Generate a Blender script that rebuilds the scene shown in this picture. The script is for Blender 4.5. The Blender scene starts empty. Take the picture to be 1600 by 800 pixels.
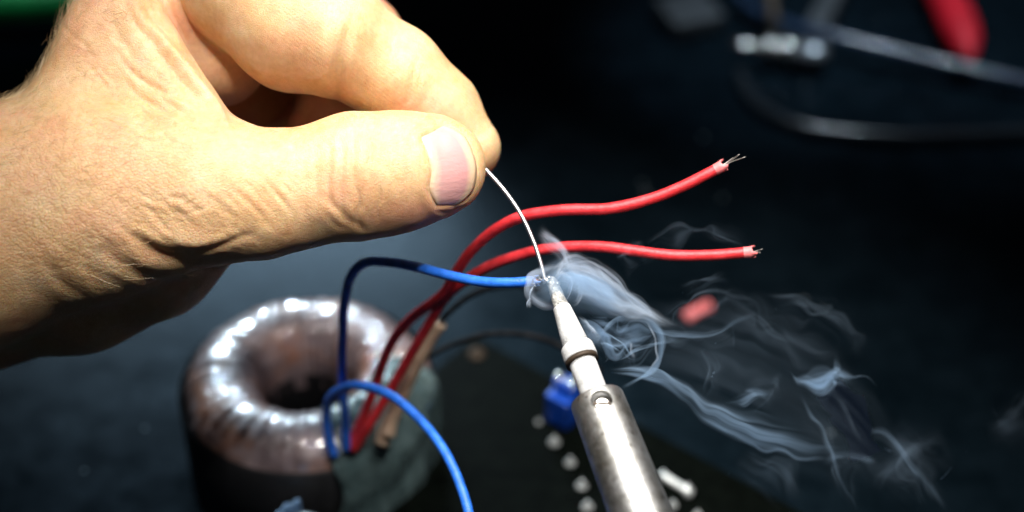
import bpy, bmesh, math, random
import numpy as np
from mathutils import Vector, Matrix

random.seed(7)
rng = np.random.default_rng(7)
scene = bpy.context.scene
COL = scene.collection
MM = 0.001

# ------------------------------------------------------------------ camera
PITCH = math.radians(40.0)
CAM_H = 0.336
FOC = 2666.7            # focal length in photo pixels (60 mm on 36 mm at 1600 px)
D0 = 350.0              # working distance in mm
cam_d = bpy.data.cameras.new("camera")
cam = bpy.data.objects.new("camera", cam_d)
COL.objects.link(cam)
cam.location = (0, 0, CAM_H)
cam.rotation_euler = (math.radians(90) - PITCH, 0, 0)
cam_d.lens = 60.0
cam_d.sensor_width = 36.0
cam_d.clip_start = 0.01
cam_d.clip_end = 20.0
cam_d.dof.use_dof = True
cam_d.dof.focus_distance = 0.345
cam_d.dof.aperture_fstop = 5.6
cam_d.dof.aperture_blades = 9
scene.camera = cam

# ------------------------------------------------------------------ world, lamps, exposure
world = bpy.data.worlds.new("World")
scene.world = world
world.use_nodes = True
bgn = world.node_tree.nodes["Background"]
bgn.inputs[0].default_value = (0.72, 0.80, 1.0, 1)
bgn.inputs[1].default_value = 0.022

def lamp_spot(name, loc, target, power, color, radius, angle, blend):
    l = bpy.data.lights.new(name, 'SPOT')
    l.energy = power; l.color = color; l.shadow_soft_size = radius
    l.spot_size = math.radians(angle); l.spot_blend = blend
    o = bpy.data.objects.new(name, l)
    COL.objects.link(o)
    o.location = loc
    o.rotation_euler = (Vector(target) - Vector(loc)).to_track_quat('-Z', 'Y').to_euler()
    return o

def lamp_area(name, loc, target, power, color, sx, sy):
    l = bpy.data.lights.new(name, 'AREA')
    l.energy = power; l.color = color; l.shape = 'RECTANGLE'; l.size = sx; l.size_y = sy
    o = bpy.data.objects.new(name, l)
    COL.objects.link(o)
    o.location = loc
    o.rotation_euler = (Vector(target) - Vector(loc)).to_track_quat('-Z', 'Y').to_euler()
    return o

# ring of LEDs of the bench lamp above the work
LAMP_C = (0.020, 0.252, 0.425)
LAMP_T = (0.006, 0.276, 0.10)
for i in range(16):
    a = i / 16 * 2 * math.pi
    p = (LAMP_C[0] + 0.085 * math.cos(a), LAMP_C[1] + 0.085 * math.sin(a), LAMP_C[2])
    lamp_spot("ring_lamp_led", p, (LAMP_T[0] + 0.3 * (p[0] - LAMP_C[0]), LAMP_T[1] + 0.3 * (p[1] - LAMP_C[1]), LAMP_T[2]),
              0.98, (1.0, 0.975, 0.94), 0.005, 50, 1.0)
# strip of cold white LEDs at the back of the bench
for i in range(9):
    lamp_spot("strip_lamp_led", (-0.34 + 0.036 * i, 0.80, 0.29), (-0.075 + 0.004 * i, 0.345, 0.03), 1.9, (0.66, 0.86, 1.0), 0.005, 24, 1.0)

lamp_spot("added_spot", (-0.17, 0.56, 0.36), (-0.175, 0.575, 0.0), 2.2, (0.70, 0.86, 1.0), 0.004, 26, 1.0)  # added spot, only there to brighten the green handle
for i in range(4):  # added narrow spots that brighten the plug, cables and red grip
    lamp_spot("added_spot", (0.09 + 0.03 * i, 0.50, 0.36), (0.088 + 0.042 * i, 0.515, 0.004), (4.0, 1.5, 1.5, 2.0)[i], (0.70, 0.86, 1.0), 0.004, (24, 34, 34, 30)[i], 1.0)

scene.view_settings.view_transform = 'Standard'
scene.view_settings.look = 'None'
scene.view_settings.exposure = 0.0
scene.view_settings.gamma = 1.0
scene.view_settings.use_curve_mapping = False
scene.render.engine = 'CYCLES'
scene.cycles.use_denoising = True
scene.cycles.max_bounces = 8
scene.cycles.transparent_max_bounces = 32
scene.cycles.volume_bounces = 2
scene.cycles.sample_clamp_indirect = 4.0

# ------------------------------------------------------------------ frames of reference
RIGHT = Vector((1, 0, 0))
UP = Vector((0, math.sin(PITCH), math.cos(PITCH)))
FWD = Vector((0, math.cos(PITCH), -math.sin(PITCH)))
CAM = Vector((0, 0, CAM_H))

def at(px, py, d):
    """a sight line through the photograph, d mm away"""
    d = d * MM
    return CAM + RIGHT * ((px - 800) / FOC * d) + UP * (-(py - 400) / FOC * d) + FWD * d

def depth_on(py, z):
    return (CAM_H - z * MM) / (math.sin(PITCH) + (py - 400) / FOC * math.cos(PITCH)) / MM

def on(px, py, z=0.0):
    """point of the plane z mm above the bench seen at a pixel"""
    return at(px, py, depth_on(py, z))

# ------------------------------------------------------------------ helpers
def link(name, me, mat=None, parent=None, loc=None, smooth=True):
    o = bpy.data.objects.new(name, me)
    COL.objects.link(o)
    if mat is not None:
        me.materials.append(mat)
    if smooth:
        me.polygons.foreach_set("use_smooth", [True] * len(me.polygons))
    if parent is not None:
        o.parent = parent
        o.matrix_parent_inverse = Matrix.Translation(-parent.location)
    return o

def tag(o, label=None, cat=None, group=None, kind=None):
    if label: o["label"] = label
    if cat: o["category"] = cat
    if group: o["group"] = group
    if kind: o["kind"] = kind
    return o

def empty(name, loc):
    o = bpy.data.objects.new(name, None)
    COL.objects.link(o)
    o.location = loc
    o.empty_display_size = 0.01
    return o

def mesh_from(verts, faces, name="mesh"):
    me = bpy.data.meshes.new(name)
    me.from_pydata([tuple(v) for v in verts], [], faces)
    me.update()
    return me

def catmull(pts, n):
    """pts: list of tuples (any dimension); centripetal-ish Catmull-Rom by arc length, n samples"""
    P = np.array(pts, float)
    P = np.vstack([2 * P[0] - P[1], P, 2 * P[-1] - P[-2]])
    out = []
    for i in range(1, len(P) - 2):
        p0, p1, p2, p3 = P[i - 1], P[i], P[i + 1], P[i + 2]
        for t in np.linspace(0, 1, 24, endpoint=False):
            out.append(0.5 * (2 * p1 + (p2 - p0) * t + (2 * p0 - 5 * p1 + 4 * p2 - p3) * t * t + (3 * p1 - p0 - 3 * p2 + p3) * t ** 3))
    out.append(P[-2])
    out = np.array(out)
    k = min(3, out.shape[1])
    s = np.r_[0, np.cumsum(np.linalg.norm(np.diff(out[:, :k], axis=0), axis=1))]
    q = np.linspace(0, s[-1], n)
    return np.stack([np.interp(q, s, out[:, j]) for j in range(out.shape[1])], 1)

def tube(path, rad, seg=16, cap=True, wob=None):
    """path: (n,3) world points, rad: scalar or (n,) -> mesh"""
    path = np.asarray(path, float)
    n = len(path)
    rad = np.full(n, rad) if np.isscalar(rad) else np.asarray(rad)
    T = np.gradient(path, axis=0)
    T /= np.linalg.norm(T, axis=1, keepdims=True)
    ref = np.array([0.0, 0.0, 1.0])
    if abs(T[0] @ ref) > 0.9: ref = np.array([1.0, 0, 0])
    N = np.cross(T[0], ref); N /= np.linalg.norm(N)
    verts = []
    for i in range(n):
        N = N - T[i] * (N @ T[i]); N /= np.linalg.norm(N)
        Bv = np.cross(T[i], N)
        for k in range(seg):
            a = 2 * math.pi * k / seg
            r = rad[i] * (1 + (wob(i, k) if wob else 0))
            verts.append(path[i] + r * (math.cos(a) * N + math.sin(a) * Bv))
    faces = []
    for i in range(n - 1):
        for k in range(seg):
            k2 = (k + 1) % seg
            faces.append((i * seg + k, i * seg + k2, (i + 1) * seg + k2, (i + 1) * seg + k))
    if cap:
        faces.append(tuple(range(seg - 1, -1, -1)))
        faces.append(tuple((n - 1) * seg + k for k in range(seg)))
    return mesh_from(verts, faces)

def lathe(profile, origin, axis, seg=48, close=False):
    """profile: list of (s along axis, r), in metres"""
    axis = Vector(axis).normalized()
    n = axis.orthogonal().normalized()
    b = axis.cross(n)
    verts = []
    for s, r in profile:
        for k in range(seg):
            a = 2 * math.pi * k / seg
            verts.append(Vector(origin) + axis * s + (n * math.cos(a) + b * math.sin(a)) * r)
    faces = []
    m = len(profile)
    for i in range(m - 1 + (1 if close else 0)):
        j = (i + 1) % m
        for k in range(seg):
            k2 = (k + 1) % seg
            faces.append((i * seg + k, i * seg + k2, j * seg + k2, j * seg + k))
    if not close:
        faces.append(tuple(range(seg - 1, -1, -1)))
        faces.append(tuple((m - 1) * seg + k for k in range(seg)))
    me = mesh_from(verts, faces)
    bm = bmesh.new(); bm.from_mesh(me)
    bmesh.ops.recalc_face_normals(bm, faces=bm.faces)
    bm.to_mesh(me); bm.free()
    return me

def box(c, sx, sy, sz, bevel=0.0, rot=None):
    bm = bmesh.new()
    bmesh.ops.create_cube(bm, size=1.0)
    bmesh.ops.scale(bm, vec=(sx, sy, sz), verts=bm.verts)
    if bevel:
        bmesh.ops.bevel(bm, geom=bm.edges[:], offset=bevel, segments=2, affect='EDGES', profile=0.6)
    if rot is not None:
        bmesh.ops.transform(bm, matrix=rot.to_4x4(), verts=bm.verts)
    bmesh.ops.translate(bm, vec=Vector(c), verts=bm.verts)
    me = bpy.data.meshes.new("mesh"); bm.to_mesh(me); bm.free()
    return me

# numpy value noise -------------------------------------------------
_perm = rng.permutation(256)
_val = rng.random(256) * 2 - 1
def vnoise(p):
    p = np.asarray(p, float)
    i = np.floor(p).astype(int); f = p - i
    f = f * f * f * (f * (f * 6 - 15) + 10)
    r = 0
    for dx in (0, 1):
        for dy in (0, 1):
            for dz in (0, 1):
                h = _perm[(_perm[(_perm[(i[:, 0] + dx) & 255] + i[:, 1] + dy) & 255] + i[:, 2] + dz) & 255]
                w = (f[:, 0] if dx else 1 - f[:, 0]) * (f[:, 1] if dy else 1 - f[:, 1]) * (f[:, 2] if dz else 1 - f[:, 2])
                r = r + w * _val[h]
    return r

# ------------------------------------------------------------------ materials
def mat_new(name):
    m = bpy.data.materials.new(name)
    m.use_nodes = True
    nt = m.node_tree
    return m, nt, nt.nodes["Principled BSDF"]

def noise_node(nt, scale, detail=4, rough=0.55, vec=None):
    n = nt.nodes.new("ShaderNodeTexNoise")
    n.inputs["Scale"].default_value = scale
    n.inputs["Detail"].default_value = detail
    n.inputs["Roughness"].default_value = rough
    if vec is not None: nt.links.new(vec, n.inputs["Vector"])
    return n

def ramp(nt, fac, stops):
    r = nt.nodes.new("ShaderNodeValToRGB")
    el = r.color_ramp.elements
    while len(el) < len(stops): el.new(0.5)
    for e, (p, c) in zip(el, stops):
        e.position = p; e.color = (*c, 1) if len(c) == 3 else c
    nt.links.new(fac, r.inputs[0])
    return r

def coords(nt, kind="Object"):
    return nt.nodes.new("ShaderNodeTexCoord").outputs[kind]

def add_bump(nt, bsdf, height, strength, dist, prev=None):
    b = nt.nodes.new("ShaderNodeBump")
    b.inputs["Strength"].default_value = strength
    b.inputs["Distance"].default_value = dist
    nt.links.new(height, b.inputs["Height"])
    if prev is not None: nt.links.new(prev, b.inputs["Normal"])
    nt.links.new(b.outputs[0], bsdf.inputs["Normal"])
    return b.outputs[0]

def simple(name, col, rough=0.5, metal=0.0, var=0.25, vscale=300, bump=0.2, bscale=900, bdist=0.0002, coat=0.0, spec=0.5):
    m, nt, b = mat_new(name)
    co = coords(nt)
    n = noise_node(nt, vscale, 5, 0.6, co)
    lo = [max(0, c * (1 - var)) for c in col]; hi = [min(1, c * (1 + var)) for c in col]
    r = ramp(nt, n.outputs["Fac"], [(0.3, lo), (0.7, hi)])
    nt.links.new(r.outputs[0], b.inputs["Base Color"])
    b.inputs["Roughness"].default_value = rough
    b.inputs["Metallic"].default_value = metal
    b.inputs["Coat Weight"].default_value = coat
    b.inputs["Specular IOR Level"].default_value = spec
    if bump:
        n2 = noise_node(nt, bscale, 3, 0.6, co)
        add_bump(nt, b, n2.outputs["Fac"], bump, bdist)
    return m

def mat_bench():
    m, nt, b = mat_new("bench_laminate")
    co = coords(nt)
    n1 = noise_node(nt, 14, 6, 0.65, co)
    n2 = noise_node(nt, 90, 6, 0.7, co)
    mx = nt.nodes.new("ShaderNodeMath"); mx.operation = 'MULTIPLY'
    nt.links.new(n1.outputs["Fac"], mx.inputs[0]); nt.links.new(n2.outputs["Fac"], mx.inputs[1])
    r = ramp(nt, mx.outputs[0], [(0.14, (0.0012, 0.003, 0.0045)), (0.34, (0.004, 0.008, 0.0115)), (0.5, (0.011, 0.017, 0.022))])
    # specks of dust and solder splash
    v = nt.nodes.new("ShaderNodeTexVoronoi"); v.inputs["Scale"].default_value = 120; v.inputs["Randomness"].default_value = 1
    nt.links.new(co, v.inputs["Vector"])
    lt = nt.nodes.new("ShaderNodeMath"); lt.operation = 'LESS_THAN'; lt.inputs[1].default_value = 0.055
    nt.links.new(v.outputs["Distance"], lt.inputs[0])
    n4 = noise_node(nt, 60, 2, 0.5, co)
    gt = nt.nodes.new("ShaderNodeMath"); gt.operation = 'GREATER_THAN'; gt.inputs[1].default_value = 0.56
    nt.links.new(n4.outputs["Fac"], gt.inputs[0])
    sp = nt.nodes.new("ShaderNodeMath"); sp.operation = 'MULTIPLY'
    nt.links.new(lt.outputs[0], sp.inputs[0]); nt.links.new(gt.outputs[0], sp.inputs[1])
    mix = nt.nodes.new("ShaderNodeMix"); mix.data_type = 'RGBA'
    nt.links.new(sp.outputs[0], mix.inputs[0]); nt.links.new(r.outputs[0], mix.inputs[6]); mix.inputs[7].default_value = (0.22, 0.26, 0.28, 1)
    nt.links.new(mix.outputs[2], b.inputs["Base Color"])
    rr = nt.nodes.new("ShaderNodeMapRange"); rr.inputs[1].default_value = 0.3; rr.inputs[2].default_value = 0.7
    rr.inputs[3].default_value = 0.20; rr.inputs[4].default_value = 0.30
    nt.links.new(n2.outputs["Fac"], rr.inputs[0]); nt.links.new(rr.outputs[0], b.inputs["Roughness"])
    b.inputs["Specular IOR Level"].default_value = 0.05
    b.inputs["Specular Tint"].default_value = (0.26, 0.64, 1.0, 1)
    n3 = noise_node(nt, 260, 5, 0.7, co)
    add_bump(nt, b, n3.outputs["Fac"], 0.2, 0.0002)
    return m

def mat_skin():
    m, nt, b = mat_new("skin")
    co = coords(nt)
    at_ = nt.nodes.new("ShaderNodeAttribute"); at_.attribute_name = "skin"   # r: reddish, g: coarse pores, b: finger ridges
    sep = nt.nodes.new("ShaderNodeSeparateColor"); nt.links.new(at_.outputs["Color"], sep.inputs[0])
    n1 = noise_node(nt, 110, 5, 0.6, co)
    base = ramp(nt, n1.outputs["Fac"], [(0.25, (0.58, 0.335, 0.15)), (0.5, (0.67, 0.435, 0.225)), (0.75, (0.73, 0.515, 0.31))])
    red = nt.nodes.new("ShaderNodeMix"); red.data_type = 'RGBA'
    nt.links.new(sep.outputs[0], red.inputs[0]); nt.links.new(base.outputs[0], red.inputs[6])
    red.inputs[7].default_value = (0.69, 0.30, 0.19, 1)
    n2 = noise_node(nt, 700, 3, 0.6, co)
    mott = ramp(nt, n2.outputs["Fac"], [(0.35, (0.9, 0.86, 0.82)), (0.62, (1.0, 1.0, 1.0))])
    mul = nt.nodes.new("ShaderNodeMix"); mul.data_type = 'RGBA'; mul.blend_type = 'MULTIPLY'; mul.inputs[0].default_value = 1
    nt.links.new(red.outputs[2], mul.inputs[6]); nt.links.new(mott.outputs[0], mul.inputs[7])
    nt.links.new(mul.outputs[2], b.inputs["Base Color"])
    b.inputs["Roughness"].default_value = 0.46
    b.inputs["Specular IOR Level"].default_value = 0.5
    b.inputs["Subsurface Weight"].default_value = 0.7
    b.inputs["Subsurface Radius"].default_value = (1.0, 0.36, 0.14)
    b.inputs["Subsurface Scale"].default_value = 0.0016
    # relief: cells of the skin, coarser on the wrist, plus the ridges of the finger pads
    warp = noise_node(nt, 320, 2, 0.5, co)
    ad = nt.nodes.new("ShaderNodeMixRGB"); ad.blend_type = 'ADD'; ad.inputs[0].default_value = 0.0009
    nt.links.new(co, ad.inputs[1]); nt.links.new(warp.outputs["Color"], ad.inputs[2])
    mp = nt.nodes.new("ShaderNodeMapping"); mp.inputs["Rotation"].default_value = (0.4, 0.2, 0.75); mp.inputs["Scale"].default_value = (0.62, 1.15, 1)
    nt.links.new(ad.outputs[0], mp.inputs["Vector"])
    v1 = nt.nodes.new("ShaderNodeTexVoronoi"); v1.feature = 'DISTANCE_TO_EDGE'; v1.inputs["Scale"].default_value = 1450
    nt.links.new(mp.outputs[0], v1.inputs["Vector"])
    c1 = nt.nodes.new("ShaderNodeMath"); c1.operation = 'MINIMUM'; c1.inputs[1].default_value = 0.16
    nt.links.new(v1.outputs["Distance"], c1.inputs[0])
    g1 = nt.nodes.new("ShaderNodeMath"); g1.operation = 'MULTIPLY'
    nt.links.new(c1.outputs[0], g1.inputs[0]); nt.links.new(sep.outputs[1], g1.inputs[1])
    nrm = add_bump(nt, b, g1.outputs[0], 0.7, 0.0009)
    mp2 = nt.nodes.new("ShaderNodeMapping"); mp2.inputs["Rotation"].default_value = (0.3, -0.5, -0.7); mp2.inputs["Scale"].default_value = (1.2, 0.45, 1)
    nt.links.new(ad.outputs[0], mp2.inputs["Vector"])
    v2 = nt.nodes.new("ShaderNodeTexVoronoi"); v2.feature = 'DISTANCE_TO_EDGE'; v2.inputs["Scale"].default_value = 2300
    nt.links.new(mp2.outputs[0], v2.inputs["Vector"])
    c2 = nt.nodes.new("ShaderNodeMath"); c2.operation = 'MINIMUM'; c2.inputs[1].default_value = 0.2
    nt.links.new(v2.outputs["Distance"], c2.inputs[0])
    nrm = add_bump(nt, b, c2.outputs[0], 0.35, 0.0005, nrm)
    n3 = noise_node(nt, 2600, 4, 0.65, co)
    nrm = add_bump(nt, b, n3.outputs["Fac"], 0.45, 0.00022, nrm)
    w = nt.nodes.new("ShaderNodeTexWave"); w.wave_type = 'BANDS'; w.bands_direction = 'DIAGONAL'
    w.inputs["Scale"].default_value = 520; w.inputs["Distortion"].default_value = 5.0; w.inputs["Detail"].default_value = 1.0
    w.inputs["Detail Scale"].default_value = 0.35
    nt.links.new(co, w.inputs["Vector"])
    g2 = nt.nodes.new("ShaderNodeMath"); g2.operation = 'MULTIPLY'
    nt.links.new(w.outputs["Fac"], g2.inputs[0]); nt.links.new(sep.outputs[2], g2.inputs[1])
    add_bump(nt, b, g2.outputs[0], 0.2, 0.00008, nrm)
    return m

def mat_nail():
    m, nt, b = mat_new("nail_plate")
    co = coords(nt)
    at_ = nt.nodes.new("ShaderNodeAttribute"); at_.attribute_name = "nail"
    sep = nt.nodes.new("ShaderNodeSeparateColor"); nt.links.new(at_.outputs["Color"], sep.inputs[0])
    r = ramp(nt, sep.outputs[0], [(0.0, (0.66, 0.45, 0.27)), (0.10, (0.66, 0.45, 0.33)), (0.26, (0.56, 0.30, 0.275)), (0.78, (0.55, 0.27, 0.26)), (0.88, (0.66, 0.45, 0.30)), (1.0, (0.64, 0.45, 0.27))])
    nt.links.new(r.outputs[0], b.inputs["Base Color"])
    b.inputs["Roughness"].default_value = 0.30
    b.inputs["Subsurface Weight"].default_value = 0.3
    b.inputs["Subsurface Radius"].default_value = (1.0, 0.45, 0.3)
    b.inputs["Subsurface Scale"].default_value = 0.001
    mp = nt.nodes.new("ShaderNodeMapping"); mp.inputs["Scale"].default_value = (0.12, 1, 1)
    nt.links.new(co, mp.inputs["Vector"])
    n = noise_node(nt, 1500, 3, 0.6, mp.outputs[0])
    add_bump(nt, b, n.outputs["Fac"], 0.35, 0.0003)
    return m

def mat_wire(name, col, rough=0.42, braid=True):
    m, nt, b = mat_new(name)
    co = coords(nt)
    n = noise_node(nt, 420, 4, 0.6, co)
    r = ramp(nt, n.outputs["Fac"], [(0.3, [c * 0.66 for c in col]), (0.5, list(col)), (0.72, [min(1, c * 1.12 + 0.02) for c in col])])
    nt.links.new(r.outputs[0], b.inputs["Base Color"])
    b.inputs["Roughness"].default_value = rough
    b.inputs["Subsurface Weight"].default_value = 0.12
    b.inputs["Subsurface Scale"].default_value = 0.0006
    n2 = noise_node(nt, 2600, 3, 0.6, co)
    add_bump(nt, b, n2.outputs["Fac"], 0.5 if braid else 0.2, 0.00025)
    return m

def mat_ceramic():
    m, nt, b = mat_new("white_ceramic")
    co = coords(nt)
    n = noise_node(nt, 260, 6, 0.7, co)
    r = ramp(nt, n.outputs["Fac"], [(0.3, (0.38, 0.37, 0.34)), (0.48, (0.57, 0.57, 0.56)), (0.72, (0.68, 0.68, 0.68))])
    n5 = noise_node(nt, 1500, 3, 0.6, co)
    sp = ramp(nt, n5.outputs["Fac"], [(0.27, (0.42, 0.36, 0.30)), (0.36, (1, 1, 1))])
    mul = nt.nodes.new("ShaderNodeMix"); mul.data_type = 'RGBA'; mul.blend_type = 'MULTIPLY'; mul.inputs[0].default_value = 1
    nt.links.new(r.outputs[0], mul.inputs[6]); nt.links.new(sp.outputs[0], mul.inputs[7])
    nt.links.new(mul.outputs[2], b.inputs["Base Color"])
    b.inputs["Roughness"].default_value = 0.55
    n2 = noise_node(nt, 1800, 4, 0.7, co)
    add_bump(nt, b, n2.outputs["Fac"], 0.5, 0.0003)
    return m

def mat_steel():
    m, nt, b = mat_new("worn_steel")
    co = coords(nt)
    mp = nt.nodes.new("ShaderNodeMapping")
    nt.links.new(co, mp.inputs["Vector"])
    n = noise_node(nt, 140, 6, 0.7, mp.outputs[0])
    r = ramp(nt, n.outputs["Fac"], [(0.3, (0.28, 0.26, 0.21)), (0.48, (0.50, 0.49, 0.46)), (0.66, (0.66, 0.66, 0.65))])
    n5 = noise_node(nt, 900, 4, 0.65, co)
    sp = ramp(nt, n5.outputs["Fac"], [(0.28, (0.35, 0.3, 0.24)), (0.38, (1, 1, 1))])
    mul = nt.nodes.new("ShaderNodeMix"); mul.data_type = 'RGBA'; mul.blend_type = 'MULTIPLY'; mul.inputs[0].default_value = 1
    nt.links.new(r.outputs[0], mul.inputs[6]); nt.links.new(sp.outputs[0], mul.inputs[7])
    nt.links.new(mul.outputs[2], b.inputs["Base Color"])
    b.inputs["Metallic"].default_value = 1.0
    rr = nt.nodes.new("ShaderNodeMapRange"); rr.inputs[3].default_value = 0.32; rr.inputs[4].default_value = 0.56
    nt.links.new(n5.outputs["Fac"], rr.inputs[0]); nt.links.new(rr.outputs[0], b.inputs["Roughness"])
    n2 = noise_node(nt, 1300, 4, 0.7, co)
    add_bump(nt, b, n2.outputs["Fac"], 0.25, 0.0002)
    return m

def mat_film():
    m, nt, b = mat_new("varnished_winding_film")
    co = coords(nt)
    n = noise_node(nt, 75, 5, 0.65, co)
    r = ramp(nt, n.outputs["Fac"], [(0.3, (0.16, 0.115, 0.12)), (0.48, (0.29, 0.215, 0.215)), (0.58, (0.34, 0.19, 0.15)), (0.70, (0.46, 0.16, 0.06))])
    nt.links.new(r.outputs[0], b.inputs["Base Color"])
    b.inputs["Roughness"].default_value = 0.40
    b.inputs["Specular IOR Level"].default_value = 0.8
    b.inputs["Coat IOR"].default_value = 1.75
    b.inputs["Coat Weight"].default_value = 1.0
    b.inputs["Coat Roughness"].default_value = 0.025
    n2 = noise_node(nt, 260, 4, 0.6, co)
    add_bump(nt, b, n2.outputs["Fac"], 0.3, 0.0006)
    return m

def mat_smoke(name, dens, col):
    m = bpy.data.materials.new(name)
    m.use_nodes = True
    nt = m.node_tree
    nt.nodes.remove(nt.nodes["Principled BSDF"])
    v = nt.nodes.new("ShaderNodeVolumePrincipled")
    v.inputs["Color"].default_value = (*col, 1)
    v.inputs["Density"].default_value = dens
    v.inputs["Anisotropy"].default_value = 0.1
    nt.links.new(v.outputs[0], nt.nodes["Material Output"].inputs["Volume"])
    return m

M = {}
M["bench"] = mat_bench()
M["skin"] = mat_skin()
M["nail"] = mat_nail()
M["red"] = mat_wire("red_insulation", (0.66, 0.028, 0.035))
M["blue"] = mat_wire("blue_insulation", (0.02, 0.155, 0.70))
M["black_wire"] = mat_wire("black_insulation", (0.004, 0.004, 0.005), 0.6)
M["black_wire"].node_tree.nodes["Principled BSDF"].inputs["Specular IOR Level"].default_value = 0.1
M["tan"] = mat_wire("tan_sleeve", (0.36, 0.25, 0.17), 0.5)
M["ceramic"] = mat_ceramic()
M["steel"] = mat_steel()
M["tinned"] = simple("tinned_tip", (0.42, 0.41, 0.38), 0.5, 0.35, 0.6, 900, 0.9, 1500, 0.0005)
M["solder"] = simple("solder", (0.58, 0.58, 0.57), 0.42, 1.0, 0.15, 500, 0.15, 1500, 0.0002)
M["copper_tinned"] = simple("tinned_strand", (0.30, 0.27, 0.25), 0.4, 1.0, 0.4, 900, 0.1)
M["copper"] = simple("copper_strand", (0.50, 0.20, 0.10), 0.35, 0.9, 0.4, 900, 0.1)
M["dark_gap"] = simple("dark_brown_metal", (0.06, 0.04, 0.025), 0.6, 0.4)  # plain dark brown tone for the ring, slot, mounting screw and rod
M["joint"] = simple("solder_joint", (0.78, 0.80, 0.78), 0.38, 0.55, 0.15, 500, 0.2, 900)
M["flux"] = simple("clear_flux", (0.50, 0.56, 0.66), 0.12, 0, 0.2, 900, 0.3)
M["flux"].node_tree.nodes["Principled BSDF"].inputs["Transmission Weight"].default_value = 0.5
M["film"] = mat_film()
M["shade_black"] = simple("shade_black", (0.010, 0.010, 0.011), 0.5, 0, 0.3, 200, 0.3, 500, 0.0004)
M["bright_metal"] = simple("nickel", (0.75, 0.73, 0.68), 0.2, 1.0, 0.15, 500, 0.1)
M["board"] = simple("dark_solder_mask", (0.0015, 0.0022, 0.0016), 0.45, 0, 0.4, 200, 0.2, 600, spec=0.015)
M["blue_plastic"] = simple("blue_plastic", (0.004, 0.055, 0.38), 0.35, 0, 0.15, 300, 0.1)
M["red_plastic"] = simple("red_plastic", (0.60, 0.003, 0.016), 0.62, 0, 0.15, 200, 0.1)
M["green_plastic"] = simple("green_plastic", (0.015, 0.55, 0.12), 0.5, 0, 0.2, 200, 0.1)
M["grey_cable"] = simple("grey_blue_cable", (0.016, 0.032, 0.065), 0.22, 0, 0.15, 200, 0.05, coat=0.6)
M["dark_cable"] = simple("dark_grey_cable", (0.012, 0.016, 0.02), 0.24, 0, 0.15, 200, 0.1, coat=0.6)
M["grey_metal"] = simple("dull_grey_metal", (0.30, 0.32, 0.34), 0.4, 0.9, 0.3, 300, 0.3)
M["char"] = simple("charred_flux", (0.03, 0.022, 0.016), 0.45, 0, 0.4, 800, 0.6, 1200, 0.0004)
M["hair"] = simple("pale_hair", (0.55, 0.40, 0.22), 0.35, 0, 0.2, 200, 0)

# teal translucent film of the wire flap
m, nt, b = mat_new("clear_teal_film")
co = coords(nt)
nn = noise_node(nt, 90, 4, 0.6, co)
rr_ = ramp(nt, nn.outputs["Fac"], [(0.3, (0.07, 0.12, 0.125)), (0.7, (0.20, 0.28, 0.28))])
nt.links.new(rr_.outputs[0], b.inputs["Base Color"])
b.inputs["Roughness"].default_value = 0.25
b.inputs["Transmission Weight"].default_value = 0.35
b.inputs["Coat Weight"].default_value = 0.6
nn2 = noise_node(nt, 160, 3, 0.6, co)
add_bump(nt, b, nn2.outputs["Fac"], 0.5, 0.0012)
M["teal"] = m

# ------------------------------------------------------------------ bench
bm = bmesh.new()
bmesh.ops.create_grid(bm, x_segments=1, y_segments=1, size=1.5)
me = bpy.data.meshes.new("bench"); bm.to_mesh(me); bm.free()
bench = link("bench_top", me, M["bench"], smooth=False)
bench.location = (0, 0.6, 0)
tag(bench, "black worn workbench top under everything", kind="structure")

# ------------------------------------------------------------------ the hand: one continuous skin
def C(px, py, z):
    s = (D0 - z) / FOC
    return np.array([(px - 800) * s, -(py - 400) * s, z])
def RP(rp, z):
    return rp * (D0 - z) / FOC

def sd_cone(P, a, b, ra, rb, zs=1.0):
    """round cone (capsule with two radii); zs flattens it in depth"""
    a = a.copy(); b = b.copy(); Q = P
    if zs != 1.0:
        z0 = 0.5 * (a[2] + b[2])
        Q = P.copy(); Q[:, 2] = (Q[:, 2] - z0) / zs + z0
        a[2] = (a[2] - z0) / zs + z0; b[2] = (b[2] - z0) / zs + z0
    ba = b - a; l2 = ba @ ba
    t = np.clip(((Q - a) @ ba) / l2, 0, 1)
    d = np.linalg.norm(Q - a - t[:, None] * ba, axis=1)
    return (d - (ra + (rb - ra) * t)) * min(1.0, zs ** 0.5)

def sd_tri(P, a, b, c):
    ba, cb, ac = b - a, c - b, a - c
    pa, pb, pc = P - a, P - b, P - c
    nor = np.cross(ba, ac)
    s = (np.sign(pa @ np.cross(ba, nor)) + np.sign(pb @ np.cross(cb, nor)) + np.sign(pc @ np.cross(ac, nor)))
    def seg(p, e):
        t = np.clip((p @ e) / (e @ e), 0, 1)
        q = p - t[:, None] * e
        return (q * q).sum(1)
    edge = np.minimum(np.minimum(seg(pa, ba), seg(pb, cb)), seg(pc, ac))
    plane = (pa @ nor) ** 2 / (nor @ nor)
    return np.sqrt(np.where(s < 2, edge, plane))

def smin(a, b, k):
    h = np.clip(0.5 + 0.5 * (b - a) / k, 0, 1)
    return b + (a - b) * h - k * h * (1 - h)

def chain(P, pts, k, zs=1.0):
    d = None
    for p, q in zip(pts[:-1], pts[1:]):
        e = sd_cone(P, C(*p[:3]), C(*q[:3]), RP(p[3], p[2]), RP(q[3], q[2]), zs)
        d = e if d is None else smin(d, e, k)
    return d

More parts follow.
